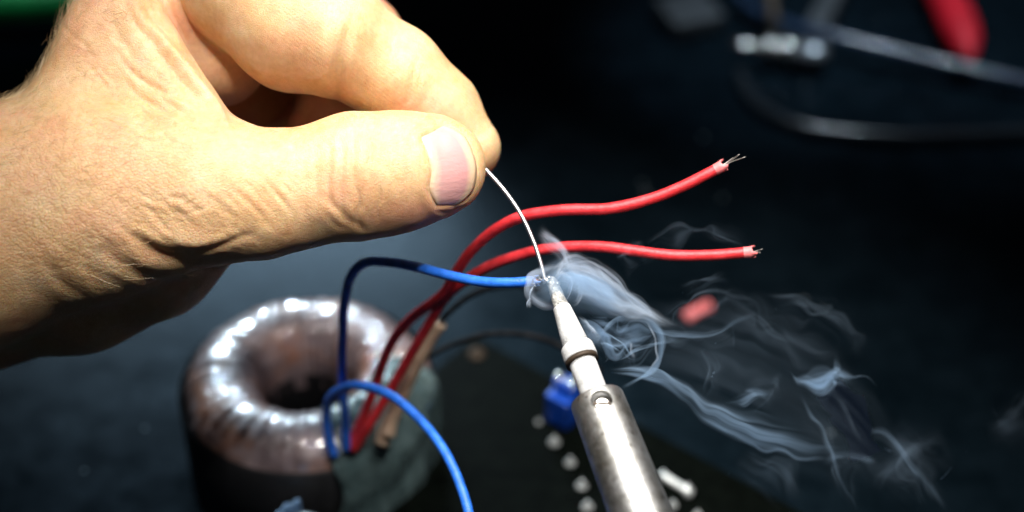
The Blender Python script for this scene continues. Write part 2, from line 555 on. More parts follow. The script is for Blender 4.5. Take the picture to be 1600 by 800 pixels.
# joints: photo px, px, depth offset towards the lens in mm, radius in px
THUMB = [(300, 296, 4, 116), (395, 304, 3, 99), (470, 293, 2, 90), (560, 275, 1.5, 95), (625, 268, 1.5, 89), (679, 261, 0, 80)]
META = [(-230, 410, -4, 205), (-60, 360, 0, 186), (150, 315, 2, 150), (300, 298, 3, 116)]
INDEXMETA = [(-230, 430, -20, 180), (5, 345, -14, 118), (148, 162, -12, 86), (172, 62, -11, 66), (192, -5, -11, 47), (245, -90, -12, 42)]
THENAR = [(-230, 450, -24, 165), (-60, 440, -22, 142), (120, 425, -17, 120), (235, 392, -14, 102), (310, 345, -10, 84)]
WEB = ((30, 320, 0), (352, 268, 1), (185, 10, -7))
INDEX = [(330, -120, -18, 98), (395, -25, -10, 108), (462, 36, -6, 106), (520, 58, -6, 92), (556, 80, -8, 79), (616, 116, -10, 76), (682, 176, -13, 68), (728, 230, -14, 54)]
BASE2 = [(300, -90, -22, 90), (292, 15, -20, 80), (345, 95, -20, 71)]
MIDDLE = [(330, -120, -36, 92), (470, -10, -36, 82), (552, 66, -34, 76), (548, 120, -33, 62), (528, 168, -31, 58), (500, 205, -30, 52)]
RING = [(330, -60, -54, 88), (520, 80, -54, 72), (535, 170, -50, 62), (470, 240, -44, 58), (430, 262, -42, 54)]

PALM = [(300, 70, -50, 100), (345, 150, -58, 100), (430, 215, -60, 90)]
def hand_parts(P):
    th = chain(P, THUMB, 3.0, 0.82)
    me_ = chain(P, META, 5.0, 0.82)
    im = chain(P, INDEXMETA, 5.0)
    tn = chain(P, THENAR, 5.0)
    wb = sd_tri(P, C(*WEB[0]), C(*WEB[1]), C(*WEB[2])) - 7.3
    body = smin(smin(me_, im, 9.0), tn, 4.0)
    body = smin(body, wb, 4.5)
    body = smin(body, th, 4.0)
    ix = chain(P, INDEX, 2.0)
    b2 = chain(P, BASE2, 4.0)
    md = chain(P, MIDDLE, 2.5)
    rg = smin(chain(P, RING, 2.5), chain(P, PALM, 4.0), 2.0)
    return body, ix, b2, md, rg

def hand_sdf(P):
    body, ix, b2, md, rg = hand_parts(P)
    d = smin(smin(md, rg, 0.8), b2, 1.5)
    d = smin(d, ix, 1.0)
    return smin(d, body, 0.9)

def hand_mesh(h):
    lo = np.array([-130.0, -34.0, -70.0]); hi = np.array([3.0, 68.0, 30.0])
    K = 4
    nb = np.ceil((hi - lo) / (h * K)).astype(int)
    n = nb * K
    gx, gy, gz = np.meshgrid(*[np.arange(m) for m in nb], indexing='ij')
    blocks = np.stack([gx.ravel(), gy.ravel(), gz.ravel()], 1)
    dc = hand_sdf(lo + (blocks * K + (K - 1) / 2) * h)
    near = np.abs(dc) < h * K * 1.6 + 0.4
    vol = np.repeat(np.repeat(np.repeat(np.where(dc > 0, 9.0, -9.0).reshape(nb), K, 0), K, 1), K, 2).astype(np.float32)
    off = np.stack(np.meshgrid(*[np.arange(K)] * 3, indexing='ij'), -1).reshape(-1, 3)
    ids = (blocks[near][:, None, :] * K + off[None]).reshape(-1, 3)
    for c in np.array_split(ids, max(1, len(ids) // 400000)):
        vol[c[:, 0], c[:, 1], c[:, 2]] = hand_sdf(lo + c * h)
    # surface nets
    ins = vol < 0
    corner = [(dx, dy, dz) for dx in (0, 1) for dy in (0, 1) for dz in (0, 1)]
    cnt = sum(ins[dx:n[0] - 1 + dx, dy:n[1] - 1 + dy, dz:n[2] - 1 + dz].astype(np.int8) for dx, dy, dz in corner)
    cells = np.argwhere((cnt > 0) & (cnt < 8))
    idx = np.full(n - 1, -1, np.int32)
    idx[cells[:, 0], cells[:, 1], cells[:, 2]] = np.arange(len(cells))
    acc = np.zeros((len(cells), 3)); num = np.zeros(len(cells))
    val = {c: vol[cells[:, 0] + c[0], cells[:, 1] + c[1], cells[:, 2] + c[2]] for c in corner}
    for a in corner:
        for ax in range(3):
            if a[ax]: continue
            b_ = list(a); b_[ax] = 1; b_ = tuple(b_)
            va, vb = val[a], val[b_]
            cross = (va < 0) != (vb < 0)
            t = np.where(cross, va / np.where(cross, va - vb, 1), 0)
            p = np.array(a, float)[None].repeat(len(cells), 0); p[:, ax] += t
            acc += p * cross[:, None]; num += cross
    V = lo + (cells + acc / num[:, None]) * h
    F = []
    for ax in range(3):
        u, w = (ax + 1) % 3, (ax + 2) % 3
        s0 = [slice(1, -1)] * 3; s0[ax] = slice(0, n[ax] - 1)
        s1 = list(s0); s1[ax] = slice(1, n[ax])
        A, Bq = ins[tuple(s0)], ins[tuple(s1)]
        e = np.argwhere(A != Bq)
        flip = A[e[:, 0], e[:, 1], e[:, 2]]
        base = e.copy(); base[:, u] += 1; base[:, w] += 1
        q = []
        for du, dw in ((-1, -1), (0, -1), (0, 0), (-1, 0)):
            c = base.copy(); c[:, u] += du; c[:, w] += dw
            q.append(idx[c[:, 0], c[:, 1], c[:, 2]])
        q = np.stack(q, 1)
        q = np.where(flip[:, None], q, q[:, ::-1])
        F.append(q[(q >= 0).all(1)])
    return V, np.vstack(F)

def sdf_grad(P, f, e=0.25):
    g = np.zeros_like(P)
    for ax in range(3):
        d = np.zeros(3); d[ax] = e
        g[:, ax] = f(P + d) - f(P - d)
    return g / np.maximum(np.linalg.norm(g, axis=1, keepdims=True), 1e-9)

HV, HF = hand_mesh(0.42)
def vert_normals(V, F):
    fn = np.cross(V[F[:, 2]] - V[F[:, 0]], V[F[:, 3]] - V[F[:, 1]])
    N = np.zeros_like(V)
    for k in range(4):
        for ax in range(3):
            N[:, ax] += np.bincount(F[:, k], fn[:, ax], len(V))
    return N / np.maximum(np.linalg.norm(N, axis=1, keepdims=True), 1e-12)
HN = vert_normals(HV, HF)
HV = HV - HN * np.clip(hand_sdf(HV), -0.3, 0.3)[:, None] * 0.9
HN = vert_normals(HV, HF)
if (HN[:, 2] * (HV[:, 2] > 3)).sum() < 0:
    HN = -HN; HF = HF[:, ::-1]
# photo pixels of every point of the skin, for the lines drawn on it
HPX = np.stack([800 + HV[:, 0] * FOC / (D0 - HV[:, 2]), 400 - HV[:, 1] * FOC / (D0 - HV[:, 2])], 1)
parts_d = np.stack(hand_parts(HV), 1)
HG = parts_d.argmin(1)              # 0 body+thumb, 1 index, 2 base, 3 middle, 4 ring
front = np.clip(HN[:, 2] * 2.2 + 0.75, 0, 1)

def line_dist(P2, pts):
    pts = np.array(pts, float)
    best = np.full(len(P2), 1e9); tt = np.zeros(len(P2))
    L = np.r_[0, np.cumsum(np.linalg.norm(np.diff(pts, axis=0), axis=1))]
    for i in range(len(pts) - 1):
        e = pts[i + 1] - pts[i]; p = P2 - pts[i]
        t = np.clip((p @ e) / (e @ e), 0, 1)
        d = np.linalg.norm(p - t[:, None] * e, axis=1)
        m_ = d < best
        best = np.where(m_, d, best); tt = np.where(m_, (L[i] + t * (L[i + 1] - L[i])) / L[-1], tt)
    return best, tt

disp = np.zeros(len(HV))
def crease(pts, depth, width, group=0, lip=0.35):
    """a furrow: depth in mm, width (gaussian) in px"""
    global disp
    pts = catmull([(float(a), float(b_)) for a, b_ in pts], max(8, len(pts) * 6))
    m_ = (HPX[:, 0] > pts[:, 0].min() - 60) & (HPX[:, 0] < pts[:, 0].max() + 60) & (HPX[:, 1] > pts[:, 1].min() - 60) & (HPX[:, 1] < pts[:, 1].max() + 60) & (HG == group)
    ii = np.nonzero(m_)[0]
    wob = np.stack([vnoise(np.c_[HPX[ii] / 22, np.zeros(len(ii))]), vnoise(np.c_[HPX[ii] / 22, np.full(len(ii), 7.7)])], 1) * 2.2
    d, t = line_dist(HPX[ii] + wob, pts)
    end = np.sin(np.pi * np.clip(t, 0, 1)) ** 0.8
    g = -np.exp(-(d / width) ** 2) + lip * np.exp(-((d - 2.3 * width) / (1.5 * width)) ** 2)
    disp[ii] += depth * g * end * front[ii]

def bulge(cx, cy, rx, ry, ang, height, group=0):
    global disp
    ii = np.nonzero(HG == group)[0]
    dx, dy = HPX[ii, 0] - cx, HPX[ii, 1] - cy
    ca, sa = math.cos(math.radians(ang)), math.sin(math.radians(ang))
    u, v = (dx * ca + dy * sa) / rx, (-dx * sa + dy * ca) / ry
    disp[ii] += height * np.exp(-(u * u + v * v)) * front[ii]

# knuckle of the thumb: cross folds
for x, y0, y1, dp, w, lean in ((498, 225, 340, .16, 4, -4), (514, 215, 330, .26, 4.5, 2), (530, 205, 352, .34, 4.5, 6), (552, 208, 300, .30, 4, 2), (556, 290, 362, .42, 4, 6),
                               (577, 205, 292, .34, 3.5, 4), (590, 280, 352, .30, 3.5, 2), (604, 215, 280, .16, 3.5, 6), (620, 235, 318, .24, 3, -3), (470, 235, 350, .12, 5, 8), (640, 225, 320, .10, 4, 4)):
    dp *= 0.72
    crease([(x, y0), (x + lean, (y0 * 2 + y1) / 3), (x + lean * 0.3, (y0 + 2 * y1) / 3), (x + lean * 1.4, y1)], dp, w)
crease([(508, 300), (522, 322), (545, 345), (575, 362)], .28, 6)
crease([(500, 320), (520, 345), (548, 362)], .18, 5)
bulge(528, 270, 26, 60, 0, .5); bulge(566, 262, 16, 50, 0, .4); bulge(512, 335, 26, 16, 30, .35); bulge(600, 250, 18, 60, 0, .25)
bulge(445, 270, 40, 60, 0, -.5)
# base of the thumb: folds running under it, the wrist folds
for pts, dp, w in (
    ([(205, 368), (240, 392), (290, 408), (340, 405), (378, 392)], .65, 12),
    ([(150, 385), (190, 412), (240, 436), (300, 440), (345, 425)], .5, 11),
    ([(180, 345), (215, 375), (262, 394), (320, 392), (372, 374)], .35, 7),
    ([(110, 395), (150, 428), (205, 455), (270, 462)], .22, 10),
    ([(250, 370), (290, 388), (340, 385), (400, 362)], .35, 5),
    ([(60, 400), (95, 440), (140, 465)], .25, 8)):
    crease(pts, dp, w)
bulge(275, 374, 80, 18, 8, .5)
# slanting folds above them
for i in range(26):
    x = 225 + i * 9.5 + random.uniform(-4, 4); y = 352 - i * 2.1 + random.uniform(-16, 12)
    l = random.uniform(22, 52)
    crease([(x - l * .55, y - l * .55), (x, y), (x + l * .5, y + l * .62)], random.uniform(.05, .15), random.uniform(2.6, 4))
for i in range(10):
    x = 235 + i * 8 + random.uniform(-5, 5); y = 318 + random.uniform(-16, 14); l = random.uniform(25, 45)
    crease([(x - l * .6, y - l * .2), (x, y + 3), (x + l * .7, y - l * .1)], random.uniform(.05, .13), 3.2)
# web between thumb and forefinger: folds that fan out from it
for pts, dp, w in (
    ([(195, 120), (215, 150), (250, 168), (285, 185), (322, 200)], .42, 4.5),
    ([(180, 70), (205, 110), (245, 138), (290, 160)], .26, 4.5),
    ([(160, 180), (205, 192), (255, 194), (300, 192)], .35, 4.5),
    ([(250, 155), (280, 172), (318, 186)], .5, 5),
    ([(150, 120), (175, 150), (210, 172), (240, 182)], .2, 4),
    ([(195, 0), (215, 40), (248, 72)], .4, 6),
    ([(230, 5), (236, 30), (262, 62), (285, 90)], .5, 6),
    ([(120, 210), (170, 216), (230, 212)], .16, 4),
    ([(262, 0), (275, 30), (300, 62)], .4, 6),
    ([(170, 20), (185, 55), (215, 95)], .25, 5)):
    crease(pts, dp, w)
for k_ in range(9):
    q_ = k_ / 8
    bulge(243 + 100 * q_, 45 + 135 * q_, 22, 9, 53, .55 + .3 * q_)
crease([(222, 30), (240, 70), (270, 112), (300, 146), (330, 178), (352, 200)], .55, 8, 0, .15)
crease([(205, 150), (240, 168), (275, 178), (310, 194), (340, 204)], .4, 5)
crease([(170, 205), (215, 204), (262, 200), (300, 204)], .25, 4)
bulge(300, 176, 34, 7, 28, .45); bulge(265, 150, 30, 8, 38, .3)
for i in range(30):
    x = random.uniform(90, 300); y = random.uniform(30, 215)
    if x > 130 + y: continue
    l = random.uniform(18, 40)
    crease([(x - l * .6, y - l * .7), (x, y), (x + l * .7, y + l * .45)], random.uniform(.06, .14), 3)
# forefinger: joint folds
crease([(556, 20), (541, 60), (530, 100), (526, 150), (532, 190)], .55, 9, 1, .5)
crease([(548, 66), (538, 100), (533, 150)], .22, 4, 1)
crease([(650, 88), (645, 120), (640, 150), (628, 176)], .28, 5, 1)
crease([(660, 100), (654, 130), (648, 160)], .15, 4, 1)
bulge(590, 120, 40, 40, 0, .3, 1); bulge(700, 165, 40, 30, 45, .5, 1)
for pts, dp in (([(262, -10), (275, 32), (302, 76)], .4), ([(288, -10), (303, 35), (334, 84)], .4), ([(316, -5), (326, 40), (352, 84)], .35), ([(275, 0), (290, 40), (312, 66)], .2)):
    crease(pts, dp, 5, 2)

# broad unevenness, and fine furrows stretched along the wrist
disp += 0.22 * vnoise(HV / 9.0) + 0.10 * vnoise(HV / 4.0)
ca, sa = math.cos(0.62), math.sin(0.62)
U = np.c_[(HV[:, 0] * ca - HV[:, 1] * sa) / 6.0, (HV[:, 0] * sa + HV[:, 1] * ca) / 1.15, HV[:, 2] / 3.0]
wr = np.exp(-((HPX[:, 0] - 170) / 150) ** 2 - ((HPX[:, 1] - 355) / 95) ** 2) + 0.5 * np.exp(-((HPX[:, 0] - 380) / 90) ** 2 - ((HPX[:, 1] - 350) / 45) ** 2)
disp += np.where(HG == 0, -0.18 * wr * (1 - np.abs(vnoise(U))) ** 3, 0)
U2 = np.c_[(HV[:, 0] * ca + HV[:, 1] * sa) / 1.3, (-HV[:, 0] * sa + HV[:, 1] * ca) / 4.0, HV[:, 2] / 3.0]
wr2 = np.exp(-((HPX[:, 0] - 110) / 140) ** 2 - ((HPX[:, 1] - 300) / 110) ** 2)
disp += np.where(HG == 0, -0.10 * wr2 * (1 - np.abs(vnoise(U2))) ** 3, 0)

# nail bed
NL = catmull([(656, 212), (667, 242), (673, 267), (672, 298), (683, 323)], 41)
NR = catmull([(694, 193), (726, 212), (742, 246), (745, 273), (738, 300), (712, 324)], 41)
nail_poly = np.vstack([NL, NR[::-1], NL[:1]])
ii = np.nonzero((HG == 0) & (HPX[:, 0] > 620) & (HN[:, 2] > 0.05))[0]
d, t = line_dist(HPX[ii], nail_poly)
x, y = HPX[ii, 0], HPX[ii, 1]
inside = np.zeros(len(ii), bool)
for a, b_ in zip(nail_poly[:-1], nail_poly[1:]):
    c_ = ((a[1] > y) != (b_[1] > y)) & (x < (b_[0] - a[0]) * (y - a[1]) / (b_[1] - a[1] + 1e-9) + a[0])
    inside ^= c_
sd = np.where(inside, -d, d)
disp[ii] += -0.50 * np.clip(0.5 - sd / 8.0, 0, 1) + 0.22 * np.exp(-((sd - 10) / 8.0) ** 2)
crease([(634, 212), (645, 205), (668, 196), (686, 191)], .5, 4)
crease([(680, 330), (706, 333), (734, 322)], .35, 4)

HV2 = HV + HN * disp[:, None]
hand_o = np.array([-95.0, -5.0, -8.0])
def cam2world(V):
    V = np.asarray(V) * MM
    out = np.array(CAM)[None] + V[:, 0:1] * np.array(RIGHT)[None] + V[:, 1:2] * np.array(UP)[None] + (D0 * MM - V[:, 2:3]) * np.array(FWD)[None]
    return out
W = cam2world(HV2)
hand_base = cam2world(hand_o[None])[0]
me = bpy.data.meshes.new("hand")
me.from_pydata((W - hand_base).tolist(), [], HF.tolist())
me.update()
# colour masks: flush, pore size, finger ridges
red = np.clip(0.8 * np.exp(-((HPX[:, 0] - 660) / 80) ** 2 - ((HPX[:, 1] - 340) / 30) ** 2)
              + 0.55 * np.exp(-((HPX[:, 0] - 650) / 40) ** 2 - ((HPX[:, 1] - 168) / 26) ** 2) * (HG == 1)
              + 0.35 * np.exp(-((HPX[:, 0] - 640) / 26) ** 2 - ((HPX[:, 1] - 212) / 14) ** 2)
              + 0.35 * np.exp(-((HPX[:, 0] - 340) / 34) ** 2 - ((HPX[:, 1] - 180) / 40) ** 2)
              + 0.15 * (HG == 1) * np.exp(-((HPX[:, 0] - 440) / 60) ** 2 - ((HPX[:, 1] - 120) / 30) ** 2)
              + np.where(HG >= 3, 0.55, 0) + np.where(HG == 2, 0.25, 0)
              + 0.34 * np.clip(vnoise(HV / 7.0) + 0.1, 0, 1) + 0.2 * np.clip(vnoise(HV / 2.6), 0, 1)
              + 0.25 * np.exp(-((HPX[:, 0] - 545) / 40) ** 2 - ((HPX[:, 1] - 290) / 60) ** 2) * (HG == 0), 0, 1)
pores = np.where(HG == 0, np.clip(0.25 + 0.9 * np.exp(-((HPX[:, 0] - 110) / 190) ** 2 - ((HPX[:, 1] - 320) / 150) ** 2), 0, 1), 0.06)
pores = np.where((HPX[:, 0] > 640) & (HG == 0), 0.12, pores)
ridg = np.where(HG == 1, np.clip((HPX[:, 0] - 380) / 120, 0, 1), 0.0)
colr = np.stack([red, pores, ridg, np.ones(len(HV))], 1)
ca_ = me.color_attributes.new("skin", 'FLOAT_COLOR', 'POINT')
ca_.data.foreach_set("color", colr.astype(np.float32).ravel())
hand = link("hand", me, M["skin"])
hand.location = hand_base
tag(hand, "bare hand pinching thin solder wire between thumb and forefinger", "hand")

# nail plate of the thumb
def skin_z(px, py):
    z = np.full(len(px), 20.0)
    for _ in range(40):
        s = (D0 - z) / FOC
        P = np.stack([(px - 800) * s, -(py - 400) * s, z], 1)
        z = z - np.clip(hand_parts(P)[0], -1, 1) * 0.8
    return P
nu, nv = 18, 41
gp = []
for j in range(nv):
    for i in range(nu):
        u = i / (nu - 1)
        p = NL[j] * (1 - u) + NR[j] * u
        gp.append((*p, u, j / (nv - 1)))
gp = np.array(gp)
P0 = skin_z(gp[:, 0], gp[:, 1])
Nn = sdf_grad(P0, lambda q: hand_parts(q)[0], 0.8)
edge = np.clip(np.minimum(gp[:, 3], 1 - gp[:, 3]) / 0.10, 0, 1) * np.clip(gp[:, 2] / 0.06, 0, 1)
top = P0 + Nn * (-0.40 + 0.36 * edge ** 0.5 + 0.05 * np.sin(gp[:, 3] * 60) * 0.15)[:, None]
bot = top - Nn * 0.45
vv = np.vstack([top, bot]); ff = []
o2 = nu * nv
for j in range(nv - 1):
    for i in range(nu - 1):
        a = j * nu + i
        ff.append((a, a + nu, a + nu + 1, a + 1)); ff.append((o2 + a, o2 + a + 1, o2 + a + nu + 1, o2 + a + nu))
for j in range(nv - 1):
    a = j * nu; ff.append((a, o2 + a, o2 + a + nu, a + nu))
    a = j * nu + nu - 1; ff.append((a, a + nu, o2 + a + nu, o2 + a))
for i in range(nu - 1):
    a = i; ff.append((a, a + 1, o2 + a + 1, o2 + a))
    a = (nv - 1) * nu + i; ff.append((a, o2 + a, o2 + a + 1, a + 1))
me = mesh_from(cam2world(vv) - hand_base, ff)
ca_ = me.color_attributes.new("nail", 'FLOAT_COLOR', 'POINT')
uu = np.r_[gp[:, 2], gp[:, 2]]
ca_.data.foreach_set("color", np.stack([uu, uu, uu, np.ones(len(uu))], 1).astype(np.float32).ravel())
nail = bpy.data.objects.new("thumb_nail", me); COL.objects.link(nail)
me.materials.append(M["nail"]); me.polygons.foreach_set("use_smooth", [True] * len(me.polygons))
nail.parent = hand
nail["label"] = "broad pink thumb nail with pale rim"

# fine hairs on the back of the hand and wrist
hv, hf = [], []
cand = np.nonzero((HG == 0) & (HPX[:, 0] < 330) & (HPX[:, 0] > -20) & (HPX[:, 1] > -10) & (HPX[:, 1] < 440) & (HN[:, 2] > -0.35))[0]
wgt = np.exp(-((HPX[cand, 0] - 60) / 130) ** 2) * (0.4 + (HN[cand, 2] < 0.25) * 2.2)
for ci in rng.choice(cand, 900, replace=False, p=wgt / wgt.sum()):
    p = HV2[ci]; nrm = HN[ci]
    dirv = np.array([0.55, 0.35, 0.0]) + rng.normal(0, 0.35, 3)
    dirv -= nrm * (dirv @ nrm); dirv /= np.linalg.norm(dirv)
    L = rng.uniform(2.0, 6.5); lift = rng.uniform(0.15, 0.7); r = rng.uniform(0.022, 0.042)
    side = np.cross(nrm, dirv)
    b0 = len(hv); S = 5
    bend = rng.normal(0, 0.25)
    for s in range(S):
        t = s / (S - 1)
        q = p + dirv * L * t + nrm * L * lift * (t - 0.55 * t * t) + side * bend * L * t * t
        rr = r * (1 - 0.8 * t)
        for k in range(3):
            a = 2.094 * k
            hv.append(q + (nrm * math.cos(a) + side * math.sin(a)) * rr)
    for s in range(S - 1):
        for k in range(3):
            k2 = (k + 1) % 3
            hf.append((b0 + s * 3 + k, b0 + s * 3 + k2, b0 + s * 3 + 3 + k2, b0 + s * 3 + 3 + k))
me = mesh_from(cam2world(np.array(hv)) - hand_base, hf)
hair = bpy.data.objects.new("arm_hair", me); COL.objects.link(hair); me.materials.append(M["hair"]); hair.parent = hand
hair["kind"] = "stuff"

# ------------------------------------------------------------------ solder wire
def wpath(pts, n=90):
    return catmull([tuple(at(*p)) for p in pts], n)

p = wpath([(700, 215, 356), (735, 243, 356), (758, 264, 355.5), (790, 300, 354), (815, 337, 352.5), (834, 378, 351), (846, 415, 350), (851, 436, 349.5)], 120)
o = link("solder_wire", tube(p, np.linspace(0.46, 0.42, 120) * MM, 12), M["solder"])
tag(o, "thin bright solder wire from fingertips to iron tip", "solder wire")

# ------------------------------------------------------------------ soldering iron
TIP = at(861, 437, 350)
ax2 = Vector((0.347, 0.938)).normalized()
TILT = math.radians(31)
AX = (RIGHT * ax2.x - UP * ax2.y) * math.cos(TILT) - FWD * math.sin(TILT)
iron = empty("soldering_iron", TIP + AX * 0.05)
tag(iron, "soldering iron with pale ceramic shaft and worn steel barrel", "soldering iron")
def lth(name, prof, mat, seg=64, close=False):
    me_ = lathe([(s * MM, r * MM) for s, r in prof], TIP, AX, seg, close)
    return link(name, me_, mat, iron)
def bumpy(me_, amp, sc):
    co = np.zeros(len(me_.vertices) * 3); me_.vertices.foreach_get("co", co); co = co.reshape(-1, 3)
    no = np.array([v.normal[:] for v in me_.vertices])
    co += no * (vnoise(co / sc) * amp)[:, None]
    me_.vertices.foreach_set("co", co.ravel()); me_.update()
tp = lth("tip", [(-0.5, 0.5), (-0.35, 0.85), (0, 1.0), (0.6, 1.08), (1.4, 1.12), (2.4, 1.2), (3.6, 1.32), (5, 1.46), (7.3, 1.66)], M["tinned"])
bumpy(tp.data, 0.00016, 0.0006)
lth("ceramic_cone", [(6.9, 1.3), (7.0, 1.78), (7.3, 1.84), (10, 2.12), (13, 2.42), (16.4, 2.76), (16.4, 1.2)], M["ceramic"])
lth("collar", [(16.2, 2.4), (16.25, 2.9), (16.5, 3.2), (16.9, 3.34), (19.2, 3.46), (19.5, 3.36), (19.55, 2.4)], M["ceramic"])
lth("dark_ring", [(19.45, 2.2), (19.5, 3.34), (20.35, 3.36), (20.4, 2.2)], M["dark_gap"])
lth("ceramic_shaft", [(20.1, 2.0), (20.2, 2.72), (24, 2.74), (40, 2.76), (40, 2.0)], M["ceramic"])
bar = lth("barrel", [(29.2, 4.0), (28.85, 4.3), (28.7, 4.75), (28.85, 5.15), (29.3, 5.36), (30.5, 5.42), (60, 5.95), (95, 6.3), (95, 4.0)], M["steel"], 96, True)
# set-screw hole through the barrel wall
BR = 4.9
hole_c = None
for dd in np.arange(320, 350, 0.05):
    r_ = at(940, 624, dd) - TIP
    if (r_ - AX * r_.dot(AX)).length < 5.42 * MM:
        hole_c = at(940, 624, dd); break
rel = hole_c - TIP
sh = rel.dot(AX)
out = (rel - AX * sh).normalized()
sh = sh / MM
hr = 2.15
cut_me = lathe([(3.2 * MM, hr * MM), (9 * MM, hr * MM)], TIP + AX * sh * MM, out, 40)
cut = bpy.data.objects.new("cutter", cut_me); COL.objects.link(cut)
bo = bar.modifiers.new("hole", 'BOOLEAN'); bo.operation = 'DIFFERENCE'; bo.object = cut; bo.solver = 'EXACT'
dg = bpy.context.evaluated_depsgraph_get()
nm = bpy.data.meshes.new_from_object(bar.evaluated_get(dg))
bar.modifiers.clear(); bar.data = nm
bpy.data.objects.remove(cut)
es = bar.modifiers.new("split", 'EDGE_SPLIT'); es.split_angle = math.radians(40)
sc_o = TIP + AX * sh * MM + AX * 0.0003
screw = link("set_screw", lathe([(2.7 * MM, 1.75 * MM), (4.0 * MM, 1.75 * MM), (4.2 * MM, 1.6 * MM), (4.25 * MM, 0.9 * MM)], sc_o, out, 32), M["bright_metal"], iron)
slot_dir = (RIGHT * 0.97 + UP * 0.05 - FWD * 0.1).normalized()
slot_dir = (slot_dir - out * slot_dir.dot(out)).normalized()
up_dir = out.cross(slot_dir)
rotm = Matrix((slot_dir, up_dir, out)).transposed()
link("screw_slot", box(sc_o + out * 4.18 * MM, 3.3 * MM, 0.5 * MM, 0.3 * MM, 0.0, rotm), M["dark_gap"], screw, smooth=False)
# blobs of molten solder and flux on the tip
bmx = bmesh.new()
for i in range(16):
    a = random.uniform(0, 6.28); s = random.uniform(-0.4, 3.2)
    n_ = AX.orthogonal().normalized(); b2_ = AX.cross(n_)
    c_ = TIP + AX * s * MM + (n_ * math.cos(a) + b2_ * math.sin(a)) * random.uniform(0.75, 1.15) * MM
    bmesh.ops.create_icosphere(bmx, subdivisions=2, radius=random.uniform(0.18, 0.5) * MM, matrix=Matrix.Translation(c_))
me = bpy.data.meshes.new("m"); bmx.to_mesh(me); bmx.free()
link("solder_blob", me, M["solder"], iron)

# ------------------------------------------------------------------ toroidal transformer
TC = on(477, 574, 34.0)
TC = Vector((TC.x, TC.y, 0))
RMAJ, HGT = 21.2, 36.0
tor = empty("toroidal_transformer", TC)
tag(tor, "shiny brown toroidal transformer wrapped in varnished film", "transformer")
def tor_profile(t, grow=0.0):
    """closed section of the ring, t in 0..1 from the outer foot over the top to the inner foot"""
    a = math.pi * t
    c, s = math.cos(a), math.sin(a)
    rx = 10.6 + grow
    e = 0.72
    x = rx * math.copysign(abs(c) ** e, c)
    return x, s
NW, NT_, NP = 40, 640, 44
vs, fs = [], []
for i in range(NT_):
    th = 2 * math.pi * i / NT_
    ph = (i / NT_ * NW) % 1.0
    kw = int(i / NT_ * NW); lift = (0.55 + 0.3 * math.sin(kw * 2.4)) * abs(math.sin(math.pi * ph)) ** 0.8 + 0.5 * math.sin(kw * 1.7)
    w_ = 0.35 * math.sin(3 * th + 1) + 0.25 * math.sin(7 * th)
    for j in range(NP):
        t = j / (NP - 1)
        a = math.pi * t
        c, s = math.cos(a), math.sin(a)
        rr_o = (10.4 if c > 0 else 9.7) + 0.42 * lift + 0.3 * math.sin(5 * th + t * 4)
        x_ = RMAJ + w_ * 0.4 + rr_o * math.copysign(abs(c) ** 0.85, c)
        z0_ = 24.0 - (8.0 * (-c) ** 4 if c < 0 else 0.0)
        z_ = z0_ + (34.6 - z0_ + 0.42 * lift + w_ * .6) * abs(s) ** 0.9
        vs.append((x_ * math.cos(th) * MM, x_ * math.sin(th) * MM, z_ * MM))
for i in range(NT_):
    i2 = (i + 1) % NT_
    for j in range(NP - 1):
        fs.append((i * NP + j, i2 * NP + j, i2 * NP + j + 1, i * NP + j + 1))
va = np.array(vs)
dirn = va - np.array([0, 0, 0.025]); rad_ = np.hypot(va[:, 0], va[:, 1])[:, None]
ctr = np.c_[va[:, :2] / rad_ * RMAJ * MM, np.full(len(va), 0.025)]
dirn = (va - ctr) / np.linalg.norm(va - ctr, axis=1, keepdims=True)
va = va + dirn * (0.00016 * vnoise(va / 0.0042) + 0.00017 * vnoise(va / 0.0021) + 0.00007 * vnoise(va / 0.0011))[:, None]
me = mesh_from(va, fs)
o = bpy.data.objects.new("winding_wrap", me); COL.objects.link(o); me.materials.append(M["film"]); o.parent = tor
me.polygons.foreach_set("use_smooth", [True] * len(me.polygons))
# black rings: shade on the flanks and in the hole put into the colour
def ringwall(r0, r1, z0, z1, seg=96, name="shaded_side", inward=False):
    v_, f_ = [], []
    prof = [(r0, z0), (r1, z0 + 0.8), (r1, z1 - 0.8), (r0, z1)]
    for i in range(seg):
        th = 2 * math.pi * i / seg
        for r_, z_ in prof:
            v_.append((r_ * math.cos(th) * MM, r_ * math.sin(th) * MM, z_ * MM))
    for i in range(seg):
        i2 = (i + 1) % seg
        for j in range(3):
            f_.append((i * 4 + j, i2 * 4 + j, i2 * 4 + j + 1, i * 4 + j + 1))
    o = bpy.data.objects.new(name, mesh_from(v_, f_)); COL.objects.link(o); o.data.materials.append(M["shade_black"]); o.parent = tor
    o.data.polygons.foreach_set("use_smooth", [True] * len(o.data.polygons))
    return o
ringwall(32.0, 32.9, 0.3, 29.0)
ringwall(11.6, 11.3, 0.3, 20.5, name="shaded_inner")
